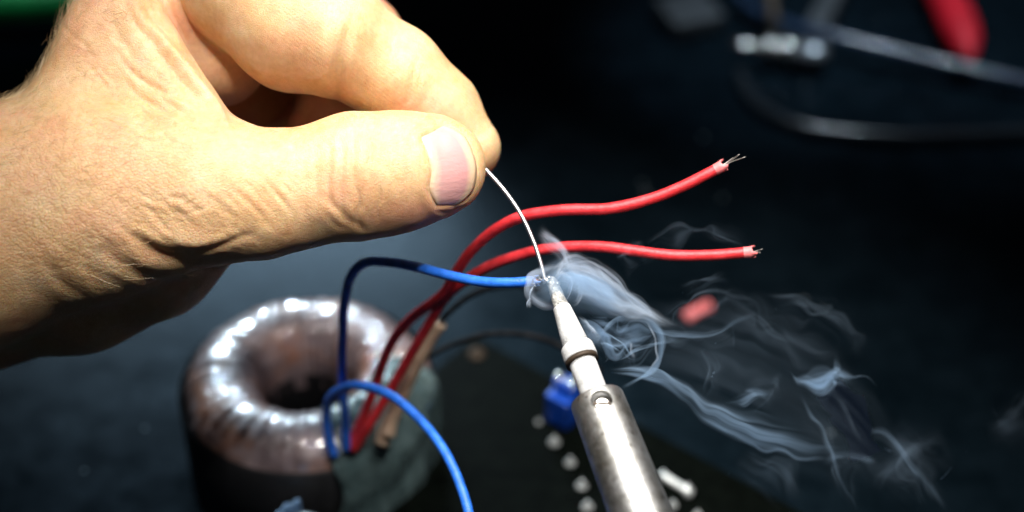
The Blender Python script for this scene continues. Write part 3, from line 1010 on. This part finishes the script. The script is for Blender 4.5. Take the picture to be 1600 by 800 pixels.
# clear film flap over the wire exit
vs, fs = [], []
NA, NB = 40, 30
for i in range(NA):
    th = math.radians(-72 + 74 * i / (NA - 1))
    for j in range(NB):
        t = j / (NB - 1)
        a = math.radians(102 - 102 * min(1, t / 0.55))
        if t <= 0.55:
            x_ = RMAJ + 12.6 * abs(math.cos(a)) ** 0.85 * (1 if math.cos(a) > 0 else -1); z_ = 24.2 + 11.9 * abs(math.sin(a)) ** 0.9
        else:
            q = (t - 0.55) / 0.45
            x_ = RMAJ + 12.6 + 0.8 * q; z_ = 24.2 - 20 * q
        k_ = 0.45 * math.sin(th * 17 + t * 5) + 0.35 * math.sin(th * 31 - t * 9) + 0.3 * math.sin(t * 22 + th * 6)
        edge_ = 1.5 * math.sin(t * 13) * (1 if i in (0, NA - 1) else 0) * 0.02
        x_ += k_ * 0.6
        vs.append((x_ * math.cos(th + edge_) * MM, x_ * math.sin(th + edge_) * MM, (z_ + 0.3 * k_) * MM))
for i in range(NA - 1):
    for j in range(NB - 1):
        fs.append((i * NB + j, i * NB + j + 1, (i + 1) * NB + j + 1, (i + 1) * NB + j))
me = mesh_from(vs, fs)
o = bpy.data.objects.new("film_flap", me); COL.objects.link(o); me.materials.append(M["teal"]); o.parent = tor
me.polygons.foreach_set("use_smooth", [True] * len(me.polygons))
so = o.modifiers.new("thick", 'SOLIDIFY'); so.thickness = 0.0003; so.offset = 1
o["label"] = "crumpled clear film over the wire exit"

# ------------------------------------------------------------------ wires
def wire(name, label, cat, group, pts, rad, mat, n=160):
    path = wpath(pts, n)
    kk_ = np.arange(n)[:, None] / n * 14 + len(label) * 0.37
    path = path + 0.00022 * np.sin(np.pi * np.arange(n) / n)[:, None] * np.stack([vnoise(np.c_[kk_, kk_ * 0 + a_, kk_ * 0 + 0.5]) for a_ in (0.3, 5.3, 9.3)], 1)
    rads = np.full(n, rad * MM) * (1 + 0.02 * vnoise(np.c_[np.arange(n) / 7.0, np.zeros(n) + len(label), np.zeros(n)]))
    root = empty(name, Vector(path[0]))
    tag(root, label, cat, group)
    o = link("insulation", tube(path, rads, 20), mat, root)
    return root, path

def strands(root, path, k, length, spread, rad, mat, curl=0.2):
    e = path[-1]; d_ = path[-1] - path[-4]; d_ = d_ / np.linalg.norm(d_)
    for i in range(k):
        dd = d_ + rng.normal(0, spread, 3)
        dd /= np.linalg.norm(dd)
        L = length * rng.uniform(0.35, 1.0) * MM if i else length * MM
        c = rng.normal(0, curl, 3) * L
        pts = [e - d_ * 0.001 + (rng.normal(0, 0.25, 3) * MM), e + dd * L * 0.4, e + dd * L * 0.75 + c * 0.2, e + dd * L + c * 0.35]
        link("strand", tube(catmull([tuple(q) for q in pts], 14), rad * MM, 6), mat, root)

def frayed(root, path, rad, mat):
    """ragged cut end of the insulation"""
    e = path[-1]; d_ = path[-1] - path[-4]; d_ = d_ / np.linalg.norm(d_)
    n_ = np.cross(d_, [0.2, 0.3, 1.0]); n_ /= np.linalg.norm(n_); b_ = np.cross(d_, n_)
    v_, f_ = [], []; seg = 28
    ln = [0.1 + 0.9 * max(0, vnoise(np.array([[k * 0.55, 1.3, rad]]))[0] + 0.25) for k in range(seg)]
    for r_, s0, fac in ((1.03, -1.6, 0), (1.06, -0.2, 0), (1.16, 1.0, 1), (0.86, 1.0, 1), (0.66, -0.2, 0)):
        for k in range(seg):
            a = 2 * math.pi * k / seg
            s = (s0 if not fac else ln[k] * 1.3) * MM
            rr = rad * r_ * MM
            v_.append(e + d_ * s + rr * (math.cos(a) * n_ + math.sin(a) * b_))
    for i in range(4):
        for k in range(seg):
            k2 = (k + 1) % seg
            f_.append((i * seg + k, i * seg + k2, (i + 1) * seg + k2, (i + 1) * seg + k))
    link("frayed_end", mesh_from(v_, f_), mat, root)

M["pink"] = simple("pale_red_cut", (0.80, 0.19, 0.19), 0.5, 0, 0.2, 600, 0.4, 1500)
GR = "red wires of the transformer"
r1, p1 = wire("red_wire", "upper red wire, its bare end raised highest of the two", "wire", GR,
    [(545, 700, 414), (560, 668, 412), (583, 612, 405), (607, 545, 398), (640, 500, 391), (688, 462, 382), (712, 428, 376), (740, 388, 370), (775, 358, 365), (820, 337, 361), (880, 328, 358), (950, 326, 356), (1010, 313, 355), (1065, 292, 354), (1128, 260, 353)], 1.17, M["red"])
strands(r1, p1, 4, 5.2, 0.10, 0.11, M["copper_tinned"]); frayed(r1, p1, 1.17, M["pink"])
r2, p2 = wire("red_wire", "lower red wire ending level beside the smoke", "wire", GR,
    [(552, 702, 413), (574, 668, 409), (612, 606, 402), (650, 540, 394), (690, 474, 385), (722, 442, 378), (770, 414, 371), (828, 394, 365), (880, 386, 361), (935, 386, 358), (990, 392, 356), (1050, 399, 355), (1110, 399, 354), (1174, 394, 353)], 1.17, M["red"])
strands(r2, p2, 2, 2.6, 0.14, 0.11, M["copper_tinned"]); frayed(r2, p2, 1.17, M["pink"])
GB = "blue wires of the transformer"
b1, pb1 = wire("blue_wire", "blue wire arching up to the iron tip", "wire", GB,
    [(542, 702, 413), (540, 660, 409), (536, 600, 402), (535, 540, 394), (538, 480, 385), (546, 436, 378), (566, 412, 373), (600, 409, 369), (650, 417, 363), (700, 430, 358), (750, 440, 354), (795, 442, 351), (836, 439, 350)], 1.06, M["blue"])
strands(b1, pb1, 7, 3.6, 0.09, 0.12, M["copper"], 0.1)
# wet bead of solder and flux where wire, solder and tip meet
bmx = bmesh.new()
for px_, py_, d_, r_ in ((852, 437, 349, .55), (848, 438, 349.5, .42), (855, 440, 348.6, .5), (858, 434, 348.8, .5), (850, 442, 349, .3), (843, 436, 349.6, .3)):
    bmesh.ops.create_icosphere(bmx, subdivisions=3, radius=r_ * MM, matrix=Matrix.Translation(at(px_, py_, d_)))
me = bpy.data.meshes.new("m"); bmx.to_mesh(me); bmx.free()
bead = link("solder_bead", me, M["bright_metal"], b1)
rm_ = bead.modifiers.new("blend", 'REMESH'); rm_.mode = 'VOXEL'; rm_.voxel_size = 0.00009; rm_.use_smooth_shade = True
bmx = bmesh.new()
for k_ in range(14):
    bmesh.ops.create_icosphere(bmx, subdivisions=2, radius=random.uniform(.12, .34) * MM, matrix=Matrix.Translation(at(834 + random.uniform(-3, 8), 439 + random.uniform(-8, 9), 348.8 + random.uniform(-.4, .6))))
me = bpy.data.meshes.new("m"); bmx.to_mesh(me); bmx.free()
link("flux_residue", me, M["flux"], b1)
M["blue_cut"] = simple("pale_blue_cut", (0.20, 0.32, 0.62), 0.4, 0, 0.2, 600, 0.4, 1500)
frayed(b1, pb1, 1.02, M["blue_cut"])
b2w, pb2 = wire("blue_wire", "blue wire looping down past the transformer to the bottom edge", "wire", GB,
    [(523, 712, 413), (513, 680, 411), (510, 645, 407), (518, 618, 401), (545, 604, 394), (580, 606, 387), (620, 624, 380), (660, 660, 374), (695, 706, 368), (720, 760, 363), (735, 815, 359), (742, 880, 356), (744, 950, 354)], 1.06, M["blue"])
GK = "black wires in tan sleeves"
for lab, pts, slv in (
    ("black wire with a tan sleeve rising behind the blue wire", [(604, 690, 414), (612, 655, 414), (640, 590, 413), (668, 535, 411), (686, 505, 409), (712, 478, 406), (745, 457, 403), (800, 445, 400), (850, 455, 398)], [(606, 682, 414), (612, 655, 414), (640, 590, 413), (668, 535, 411), (688, 504, 409)]),
    ("black wire with a tan sleeve running behind the iron", [(596, 700, 415), (603, 668, 415), (625, 615, 414), (648, 572, 413), (675, 553, 413), (720, 533, 413), (780, 521, 413), (840, 527, 413), (890, 548, 414), (940, 580, 416)], [(597, 695, 415), (603, 668, 415), (625, 615, 414), (650, 570, 413)])):
    w_, _p = wire("black_wire", lab, "wire", GK, pts, 0.75, M["black_wire"], 120)
    link("sleeve", tube(wpath(slv, 50), 1.75 * MM, 16), M["tan"], w_)

# ------------------------------------------------------------------ circuit board with its parts
bz = 9.0
c0 = on(742, 528, bz)
e1 = (on(1190, 770, bz) - c0).normalized()
e2 = Vector((-e1.y, e1.x, 0))
if (on(650, 760, bz) - c0).dot(e2) < 0: e2 = -e2
rotb = Matrix((e1, e2 if e1.cross(e2).z > 0 else -e2, Vector((0, 0, 1)))).transposed()
bw, bh = 0.115, 0.085
bc = c0 + e1 * bw / 2 + e2 * bh / 2
pcb = empty("circuit_board", Vector((bc.x, bc.y, 0)))
tag(pcb, "dark circuit board with rows of soldered joints under the iron", "circuit board")
link("board", box(bc, bw, bh, 0.0016, 0.0003, rotb), M["board"], pcb, smooth=False)
for sx in (-1, 1):
    for sy in (-1, 1):
        q = bc + e1 * sx * (bw / 2 - 0.006) + e2 * sy * (bh / 2 - 0.006)
        link("standoff", lathe([(0, 0.0028), (bz * MM - 0.0008, 0.0028)], Vector((q.x, q.y, 0)), (0, 0, 1), 12), M["grey_metal"], pcb)
zt = bz + 0.8
def joint(px, py, r, name="solder_joint", mat="joint", h=1.0):
    q = on(px, py, zt)
    me_ = lathe([(0, r * MM), (0.25 * r * h * MM, r * 0.95 * MM), (0.7 * r * h * MM, r * 0.55 * MM), (1.25 * r * h * MM, r * 0.28 * MM), (1.6 * r * h * MM, r * 0.2 * MM)], q, (0, 0, 1), 16)
    return link(name, me_, M[mat], pcb)
for px, py, r in ((866, 692, 1.9), (891, 724, 1.8), (909, 760, 1.9), (918, 793, 2.0), (1051, 790, 1.6), (1090, 805, 1.4), (842, 660, 1.0)):
    joint(px, py, r * 0.8)
joint(745, 553, 2.4, "mounting_screw", "dark_gap", 0.5)
# silver link lying across two pads
pa, pb_ = on(1036, 744, zt + 1.2), on(1075, 768, zt + 1.2)
link("wire_link", tube(catmull([tuple(pa - Vector((0, 0, .002))), tuple(pa), tuple((pa + pb_) / 2), tuple(pb_), tuple(pb_ - Vector((0, 0, .002)))], 40), 1.1 * MM, 12), M["joint"], pcb)
joint(1036, 745, 1.5); joint(1074, 768, 1.7)
# blue terminal block
tq = on(880, 655, zt)
tb = link("terminal_block", box(tq + Vector((0, 0, 0.005)), 0.0072, 0.0068, 0.0096, 0.0006, rotb), M["blue_plastic"], pcb, smooth=False)
link("block_top", box(tq + Vector((0, 0, 0.0118)) + e2 * -0.0012, 0.0066, 0.0042, 0.0034, 0.0008, rotb), M["blue_plastic"], tb, smooth=False)
for s in (-1, 1):
    q = tq + e1 * s * 0.0020 + e2 * -0.0012 + Vector((0, 0, 0.0136))
    link("clamp_screw", lathe([(0, 0.0014), (0.0005, 0.0014), (0.0006, 0.0011)], q, (0, 0, 1), 16), M["bright_metal"], tb)

# ------------------------------------------------------------------ other things on the bench
# round grey cap in front of the transformer
q = on(474, 824, 26)
capo = empty("round_metal_can", Vector((q.x, q.y, 0)))
tag(capo, "small round grey metal can at the bottom edge before the transformer", "metal can")
link("can", lathe([(0, 0.0066), (0.022, 0.0066), (0.0245, 0.0060), (0.0262, 0.0048), (0.0270, 0.0030), (0.0272, 0.0008)], (q.x, q.y, 0), (0, 0, 1), 40), M["grey_metal"], capo)
v_, f_ = [], []
for i in range(24):
    a = math.radians(100 + 110 * i / 23)
    for j, (r_, z_) in enumerate(((0.0072, 0.006), (0.0074, 0.020), (0.0076, 0.0262), (0.0066, 0.0285))):
        v_.append((q.x + r_ * math.cos(a), q.y + r_ * math.sin(a), z_ + 0.0006 * math.sin(i * 1.1)))
for i in range(23):
    for j in range(3):
        f_.append((i * 4 + j, i * 4 + 4 + j, i * 4 + 5 + j, i * 4 + 1 + j))
M["pale_blue"] = simple("pale_blue_sleeve", (0.22, 0.38, 0.62), 0.3, 0, 0.2, 300, 0.3)
o = link("torn_sleeve", mesh_from(v_, f_), M["pale_blue"], capo)
so = o.modifiers.new("thick", 'SOLIDIFY'); so.thickness = 0.0003

# cut-off piece of red insulation
pa, pb_ = on(1072, 497, 1.6), on(1108, 478, 1.6)
o = link("insulation_offcut", tube(catmull([tuple(pa), tuple((pa + pb_) / 2 + Vector((0, 0, .0004))), tuple(pb_)], 20), 1.75 * MM, 18), M["pink"])
tag(o, "short pinkish red insulation offcut lying on the bench", "offcut")

# audio lead with its metal plug
path = catmull([tuple(on(x_, y_, z_)) for x_, y_, z_ in ((1900, 185, 4), (1740, 155, 5), (1600, 126, 6), (1500, 104, 7), (1400, 80, 8), (1310, 58, 9), (1240, 40, 9), (1190, 22, 8), (1150, -10, 6))], 120)
lead = link("grey_cable", tube(path, 1.9 * MM, 16), M["grey_cable"])
tag(lead, "pale blue-grey cable slanting to the right edge below the red grip", "cable")
path = catmull([tuple(on(x_, y_, 3)) for x_, y_ in ((1900, 190), (1740, 203), (1600, 207), (1500, 211), (1400, 212), (1310, 206), (1250, 196), (1205, 178), (1172, 150), (1155, 112))], 120)
lead2 = link("dark_cable", tube(path, 2.1 * MM, 16), M["dark_cable"])
tag(lead2, "dark grey cable curving level below the metal plug", "cable")
pq0, pq1 = on(1142, 68, 7), on(1292, 88, 7)
ax = (pq1 - pq0).normalized(); Lp = (pq1 - pq0).length / MM
plug = empty("metal_plug", Vector((pq0.x, pq0.y, 0)))
tag(plug, "shiny nickel plug with a long pin on the dark bench", "plug")
link("pin", lathe([(0, 0.0008), (0.0008, 0.0016), (0.0125, 0.0018), (0.0125, 0.0008)], pq0, ax, 24), M["bright_metal"], plug)
link("flange", lathe([(0.0118, 0.001), (0.0118, 0.0048), (0.0135, 0.0052), (0.0150, 0.0048), (0.0152, 0.0035), (0.018, 0.0035), (0.018, 0.0052), (0.0205, 0.0055), (0.0220, 0.0048), (0.022, 0.002)], pq0, ax, 32), M["bright_metal"], plug)
link("shell", lathe([(0.0218, 0.002), (0.0218, 0.0042), (0.030, 0.0044), (0.0335, 0.0036), (0.034, 0.002)], pq0, ax, 32), M["grey_metal"], plug)
link("solder_lug", box(pq0 + ax * 0.0142 + Vector((0.0005, 0.001, 0.0075)), 0.0022, 0.001, 0.007, 0.0003), M["bright_metal"], plug, smooth=False)

# dim steel rods behind the plug
rod = link("steel_rod", tube(catmull([tuple(on(1212, 48, 8)), tuple(on(1206, 10, 14)), tuple(on(1198, -60, 22))], 20), 1.9 * MM, 14), M["dark_gap"])
tag(rod, "thin brownish metal rod standing behind the plug", "rod")
def blockish(name, label, cat, px, py, z, sx, sy, sz, ang, mat, bev):
    q = on(px, py, z)
    me_ = box((0, 0, sz / 2), sx, sy, sz, bev, Matrix.Rotation(math.radians(ang), 3, 'Z'))
    o_ = link(name, me_, mat, smooth=False); o_.location = (q.x, q.y, 0)
    return tag(o_, label, cat)
M["dim_grey"] = simple("dim_grey_paint", (0.032, 0.036, 0.04), 0.6, 0, 0.3, 120, 0.3)
blockish("grey_clip", "dim grey metal block at the top edge left of the plug", "metal block", 1075, 38, 0, 0.020, 0.020, 0.008, 20, M["dim_grey"], 0.002)
blockish("grey_bracket", "dim grey slanting bracket at the top edge above the cable", "bracket", 1292, 30, 0, 0.008, 0.040, 0.010, -22, M["dim_grey"], 0.002)

# red handle grip
pa, pb_ = on(1458, -40, 10), on(1516, 94, 10)
grip = link("red_grip", tube(catmull([tuple(pa), tuple(pa * .7 + pb_ * .3 + Vector((0.001, 0, 0))), tuple(pa * .3 + pb_ * .7 + Vector((0.001, 0, 0))), tuple(pb_)], 40),
    np.array([6.2 * (1 - max(0, (i / 39 - 0.55) / 0.46) ** 3) * (0.9 + 0.1 * math.sin(i / 39 * 3)) for i in range(40)]) * MM + 0.0006, 24), M["red_plastic"])
tag(grip, "red tapered tool grip at the top right", "tool grip")

# green thing behind the wrist
q = on(45, -14, 10)
gr = link("green_tool_handle", tube(catmull([tuple(on(-140, 6, 12)), tuple(on(-20, 6, 12)), tuple(on(60, 4, 12)), tuple(on(120, -6, 12)), tuple(on(150, -30, 12))], 50), 6.2 * MM, 20), M["green_plastic"])
tag(gr, "green blurred handle behind the wrist at the top left", "tool handle")

# ------------------------------------------------------------------ smoke: thin drifting sheets
smoke = empty("smoke", TIP)
tag(smoke, "pale blue smoke curling off the hot iron tip to the right", "smoke", kind="stuff")
SM = {k: mat_smoke("smoke_" + k, d_, c_) for k, d_, c_ in (("dense", 2600, (.84, .91, 1)), ("mid", 1150, (.78, .88, 1)), ("thin", 480, (.56, .77, 1)), ("faint", 105, (.60, .79, 1)))}
def wisp(A, B, dens, thick, seed=0, nu=110, nv=40, skew=1.0, streak=0.6, zamp=2.0, fade=(0.25, 0.3), zslope=0.0, soft=2.2, warp=0.8, fold=False):
    """sheet between two edges A and B (photo px, px, depth offset in mm towards the lens)"""
    a = catmull([tuple(C(*q)) for q in A], nu); b_ = catmull([tuple(C(*q)) for q in B], nu)
    u = np.linspace(0, 1, nu)[:, None]; v = np.linspace(0, 1, nv)[None]
    P = a[:, None] * (1 - v[..., None]) + b_[:, None] * v[..., None]
    flat = np.c_[(u + 0 * v).ravel() * 2.2, (v + 0 * u).ravel() * 1.5, np.full(nu * nv, seed * 3.7)]
    P[..., 2] += (vnoise(flat) * zamp).reshape(nu, nv) + np.sin(v * math.pi) * zslope
    wp = P.reshape(-1, 3)
    amp = warp * np.sin(np.pi * np.clip(u + 0 * v, 0, 1)).ravel() ** 0.5
    P[..., 0] += (vnoise(wp / 4.5 + seed) * amp).reshape(nu, nv)
    P[..., 1] += (vnoise(wp / 4.5 + seed + 31.3) * amp).reshape(nu, nv)
    prof = np.sin(np.pi * v ** skew) ** soft if not fold else 2.6 * np.clip(v * 9, 0, 1) ** 1.5 * (1 - v) ** 2.2 * (v + 0.12) ** 0.25
    uf = np.clip(u / fade[0], 0, 1) * np.clip((1 - u) / fade[1], 0, 1)
    uf = uf * uf * (3 - 2 * uf)
    st = vnoise(np.c_[(u + 0 * v).ravel() * 2.5, (v + 0 * u).ravel() * 9 + np.sin((u + 0 * v).ravel() * 4) * 0.8, np.full(nu * nv, seed * 1.9 + 5)]).reshape(nu, nv)
    st2 = vnoise(np.c_[(u + 0 * v).ravel() * 3, (v + 0 * u).ravel() * 22, np.full(nu * nv, seed + 11.0)]).reshape(nu, nv)
    T = thick * prof * uf * np.clip(1 - streak * 0.5 + streak * (0.9 * st + 0.4 * st2), 0.04, 2.2)
    T = T * np.clip(0.9 + 0.75 * vnoise(np.c_[(u + 0 * v).ravel() * 6, (v + 0 * u).ravel() * 2.5, np.full(nu * nv, seed * 2.3)]).reshape(nu, nv), 0.15, 1.6)
    dPu = np.gradient(P, axis=0); dPv = np.gradient(P, axis=1)
    N = np.cross(dPu.reshape(-1, 3), dPv.reshape(-1, 3)); N /= np.maximum(np.linalg.norm(N, axis=1, keepdims=True), 1e-9)
    T = T.reshape(-1, 1) + 0.0012
    V = np.vstack([P.reshape(-1, 3) + N * T / 2, P.reshape(-1, 3) - N * T / 2])
    f_ = []
    n1 = nu * nv
    for i in range(nu - 1):
        for j in range(nv - 1):
            k = i * nv + j
            f_.append((k, k + nv, k + nv + 1, k + 1)); f_.append((n1 + k, n1 + k + 1, n1 + k + nv + 1, n1 + k + nv))
    for i in range(nu - 1):
        k = i * nv; f_.append((k, n1 + k, n1 + k + nv, k + nv))
        k = i * nv + nv - 1; f_.append((k, k + nv, n1 + k + nv, n1 + k))
    for j in range(nv - 1):
        k = j; f_.append((k, k + 1, n1 + k + 1, n1 + k))
        k = (nu - 1) * nv + j; f_.append((k, n1 + k, n1 + k + 1, k + 1))
    me_ = bpy.data.meshes.new("wisp"); me_.from_pydata(cam2world(V).tolist(), [], f_); me_.update()
    bm_ = bmesh.new(); bm_.from_mesh(me_); bmesh.ops.recalc_face_normals(bm_, faces=bm_.faces); bm_.to_mesh(me_); bm_.free()
    return link("wisp", me_, SM[dens], smoke)

def ribbon(mid, w, dens, thick, seed=0, **kw):
    """sheet along a mid line of width w px (scalar or (start, middle, end))"""
    m_ = catmull([tuple(map(float, q)) for q in mid], 24)
    t_ = np.gradient(m_[:, :2], axis=0); t_ /= np.linalg.norm(t_, axis=1, keepdims=True)
    nn_ = np.c_[-t_[:, 1], t_[:, 0]]
    ws = np.interp(np.linspace(0, 1, 24), [0, .5, 1], (w, w, w) if np.isscalar(w) else w)[:, None]
    A = np.c_[m_[:, :2] - nn_ * ws / 2, m_[:, 2] + 1.5]; B = np.c_[m_[:, :2] + nn_ * ws / 2, m_[:, 2] - 1.5]
    return wisp(A.tolist(), B.tolist(), dens, thick, seed, **kw)

# the main plume
wisp([(852, 432, 2), (874, 404, 0), (905, 402, -2), (942, 424, -4), (980, 458, -5), (1015, 486, -6), (1040, 505, -7)],
     [(868, 452, 1), (884, 446, 0), (904, 458, -2), (930, 478, -3), (964, 492, -4), (1000, 498, -5), (1036, 508, -6)], "mid", 0.7, 1, skew=0.8, streak=1.0, zslope=3, fade=(.25, .6))
wisp([(870, 426, 1), (895, 424, 0), (930, 444, -1), (965, 464, -2), (1000, 482, -4), (1034, 502, -5)],
     [(884, 452, 1), (898, 470, 0), (925, 478, -1), (958, 486, -2), (995, 492, -4), (1032, 506, -5)], "dense", 0.3, 2, skew=0.7, streak=1.0, fade=(.3, .6))
for k_ in range(7):
    q_ = k_ / 6
    ribbon([(862 + 8 * q_, 446 - 10 * q_, 2 - k_), (884 + 6 * q_, 410 + 34 * q_, 1 - k_), (922 - 6 * q_, 412 + 46 * q_, -k_), (960 - 4 * q_, 440 + 42 * q_, -2 - k_), (1004, 480 + 12 * q_, -4 - k_), (1040 + 20 * q_, 510, -6 - k_)], (10, 30, 16), "mid", 0.5, 80 + k_, streak=0.9, warp=1.2, fade=(.2, .45))
for k_ in range(4):
    ribbon([(900 + 10 * k_, 488 + 6 * k_, -2), (925 + 8 * k_, 520 - 6 * k_, -4), (960 + 6 * k_, 548 - 12 * k_, -6 - k_), (1000, 545 - 14 * k_, -8), (1024, 520 - 5 * k_, -8)], (16, 34, 18), "thin", 0.6, 90 + k_, streak=1.0, warp=2.0)
wisp([(826, 440, 0), (840, 412, -1), (880, 392, -2), (930, 408, -4), (985, 450, -6), (1040, 500, -8)], [(830, 480, 0), (858, 486, -1), (900, 492, -2), (940, 500, -4), (985, 512, -6), (1035, 530, -8)], "thin", 1.3, 70, streak=0.5, soft=1.8, fade=(.35, .5), zslope=4)
# raised finger and the curl that folds back to it
ribbon([(838, 358, -2), (856, 374, -1), (876, 396, 0), (896, 422, 1), (906, 446, 1), (902, 466, 1), (890, 474, 0)], (26, 26, 14), "mid", 0.65, 3, skew=0.7)
ribbon([(842, 362, -3), (866, 378, -2), (890, 402, -1), (905, 430, 0)], 16, "mid", 0.5, 4)
# curl round the tip
ribbon([(880, 418, 1), (852, 420, 2), (832, 436, 2), (828, 458, 1), (846, 472, 0), (872, 474, -2), (892, 462, -3)], (10, 20, 14), "mid", 0.6, 5, skew=1.3)
ribbon([(834, 446, 3), (826, 462, 3), (827, 482, 2)], 12, "mid", 0.4, 6)
ribbon([(866, 440, 3), (880, 428, 3), (894, 440, 2), (890, 458, 1), (880, 470, 0)], 12, "mid", 0.4, 7)
# ring below the plume
ribbon([(1000, 488, -5), (1022, 510, -6), (1030, 540, -7), (1020, 572, -8), (996, 596, -8), (968, 608, -8)], (26, 13, 8), "thin", 0.9, 8)
ribbon([(1010, 498, -6), (1028, 524, -6), (1028, 556, -7), (1010, 584, -8)], 6, "mid", 0.35, 9)
wisp([(898, 486, -1), (925, 498, -2), (960, 500, -4), (1000, 512, -6), (1022, 530, -7)], [(905, 520, -1), (925, 545, -2), (950, 560, -4), (985, 560, -6), (1018, 552, -7)], "faint", 1.6, 10, streak=1.0)
for k_, (pts, w_, dn) in enumerate((
    ([(900, 492, 0), (912, 510, 0), (930, 526, -1), (938, 530, -1)], 9, "mid"),
    ([(934, 530, -1), (948, 515, -2), (968, 500, -3), (990, 492, -4)], 10, "thin"),
    ([(930, 532, -1), (950, 542, -2), (972, 552, -3)], 7, "thin"),
    ([(950, 520, -1), (968, 536, -2), (988, 556, -3)], 5, "thin"),
    ([(956, 566, -2), (975, 556, -2), (992, 546, -3), (1020, 538, -4), (1060, 530, -6)], 8, "thin"),
    ([(984, 535, -3), (986, 550, -3), (993, 562, -3)], 6, "mid"),
    ([(960, 505, -3), (1000, 500, -6), (1050, 520, -9), (1110, 518, -12), (1160, 500, -14), (1192, 478, -15)], 12, "thin"),
    ([(1028, 500, -6), (1060, 476, -9), (1100, 460, -12), (1150, 462, -14), (1190, 480, -15)], 9, "faint"),
    ([(962, 404, -4), (985, 392, -6), (1004, 376, -8)], 12, "faint"),
    ([(1000, 380, -8), (1050, 356, -10), (1100, 356, -11), (1150, 376, -12), (1165, 390, -12)], 8, "faint"),
    ([(1060, 446, -10), (1100, 436, -11), (1135, 424, -12)], 10, "faint"),
    ([(1120, 455, -14), (1180, 492, -16), (1230, 530, -18), (1280, 548, -18), (1320, 556, -18)], 18, "faint"),
    ([(1190, 462, -16), (1260, 470, -18), (1320, 510, -20), (1345, 560, -21)], 16, "faint"),
    ([(1090, 540, -12), (1108, 580, -12), (1100, 620, -11)], 14, "faint"),
    ([(1248, 612, -18), (1270, 650, -18), (1300, 712, -18), (1340, 800, -17)], 9, "thin"),
    ([(1290, 600, -19), (1330, 660, -19), (1350, 705, -19)], 10, "faint"),
    ([(1282, 724, -17), (1310, 712, -18), (1340, 714, -18), (1368, 726, -19)], 16, "thin"),
    ([(1360, 700, -19), (1362, 682, -19), (1378, 676, -19), (1400, 698, -18), (1435, 742, -17), (1482, 800, -16)], 13, "thin"),
    ([(1380, 668, -20), (1430, 710, -20), (1460, 740, -19)], 30, "faint"),
    ([(1370, 770, -18), (1380, 740, -18), (1400, 722, -18), (1430, 700, -18), (1480, 680, -20)], 26, "faint"),
    ([(1535, 668, -22), (1570, 656, -22), (1596, 634, -22), (1615, 600, -22)], 20, "faint"),
    ([(1150, 700, -14), (1210, 730, -14), (1250, 780, -14)], 20, "faint"),
    ([(1160, 612, -12), (1190, 612, -13), (1208, 626, -14)], 18, "thin"))):
    th_ = {'mid': 0.42, 'thin': 0.38, 'faint': 0.5}[dn]
    ribbon(pts, w_ * 0.95, dn, th_, 20 + k_, streak=0.5, nv=20, nu=70, soft=1.8, warp=0.9, fade=(.4, .45))
    ribbon([(x_ + 6, y_ + 8, z_ - 1) for x_, y_, z_ in pts], w_ * 4.5, 'faint', 0.5, 50 + k_, streak=0.9, nv=26, nu=60, soft=2.6, warp=2.5, fade=(.4, .45))
# long lower band
wisp([(952, 574, -6), (985, 570, -6), (1030, 572, -8), (1066, 588, -9), (1090, 612, -10), (1130, 628, -11), (1190, 640, -13), (1260, 652, -15), (1320, 668, -16)],
     [(954, 582, -5), (990, 590, -5), (1040, 606, -6), (1075, 638, -7), (1105, 664, -8), (1150, 688, -9), (1210, 708, -11), (1270, 722, -13), (1325, 716, -14)], "thin", 0.85, 60, skew=1.25, streak=0.6, zslope=4, fade=(.1, .45), soft=1.6)
wisp([(1070, 616, -8), (1096, 642, -8), (1140, 668, -9), (1190, 690, -10), (1250, 708, -12), (1300, 712, -13)],
     [(1082, 648, -7), (1105, 664, -8), (1150, 688, -9), (1210, 709, -11), (1270, 723, -13), (1310, 720, -14)], "thin", 0.7, 61, skew=1.6, streak=0.6, soft=2.6)
wisp([(1120, 626, -12), (1150, 620, -12), (1180, 618, -13), (1205, 612, -14)], [(1140, 640, -12), (1165, 640, -12), (1190, 634, -13), (1210, 622, -14)], "thin", 0.6, 62, soft=2.6, fade=(.45, .5), warp=2.0)
# bright puff
wisp([(1226, 574, -17), (1256, 576, -17), (1284, 570, -17), (1306, 552, -18), (1326, 560, -18), (1345, 586, -18), (1372, 606, -18)],
     [(1236, 592, -16), (1248, 606, -16), (1276, 610, -16), (1304, 606, -16), (1326, 600, -17), (1348, 600, -17), (1372, 608, -18)], "thin", 1.1, 63, skew=0.9, streak=1.0, fade=(.45, .55), soft=2.4, warp=3.0)
wisp([(1240, 590, -16), (1275, 584, -16), (1310, 576, -17), (1335, 590, -17)], [(1246, 606, -15), (1276, 610, -15), (1310, 604, -16), (1338, 600, -17)], "thin", 1.0, 64, streak=1.0, warp=2.5, soft=1.6, fade=(.4, .5))
# broad thin veil
wisp([(960, 440, -10), (1080, 430, -14), (1200, 450, -18), (1300, 520, -20), (1380, 620, -22), (1460, 760, -20)],
     [(960, 600, -8), (1050, 650, -10), (1150, 720, -12), (1250, 760, -14), (1340, 790, -16), (1420, 840, -18)], "faint", 0.7, 65, streak=0.9, zamp=6, zslope=6, fade=(.3, .5))
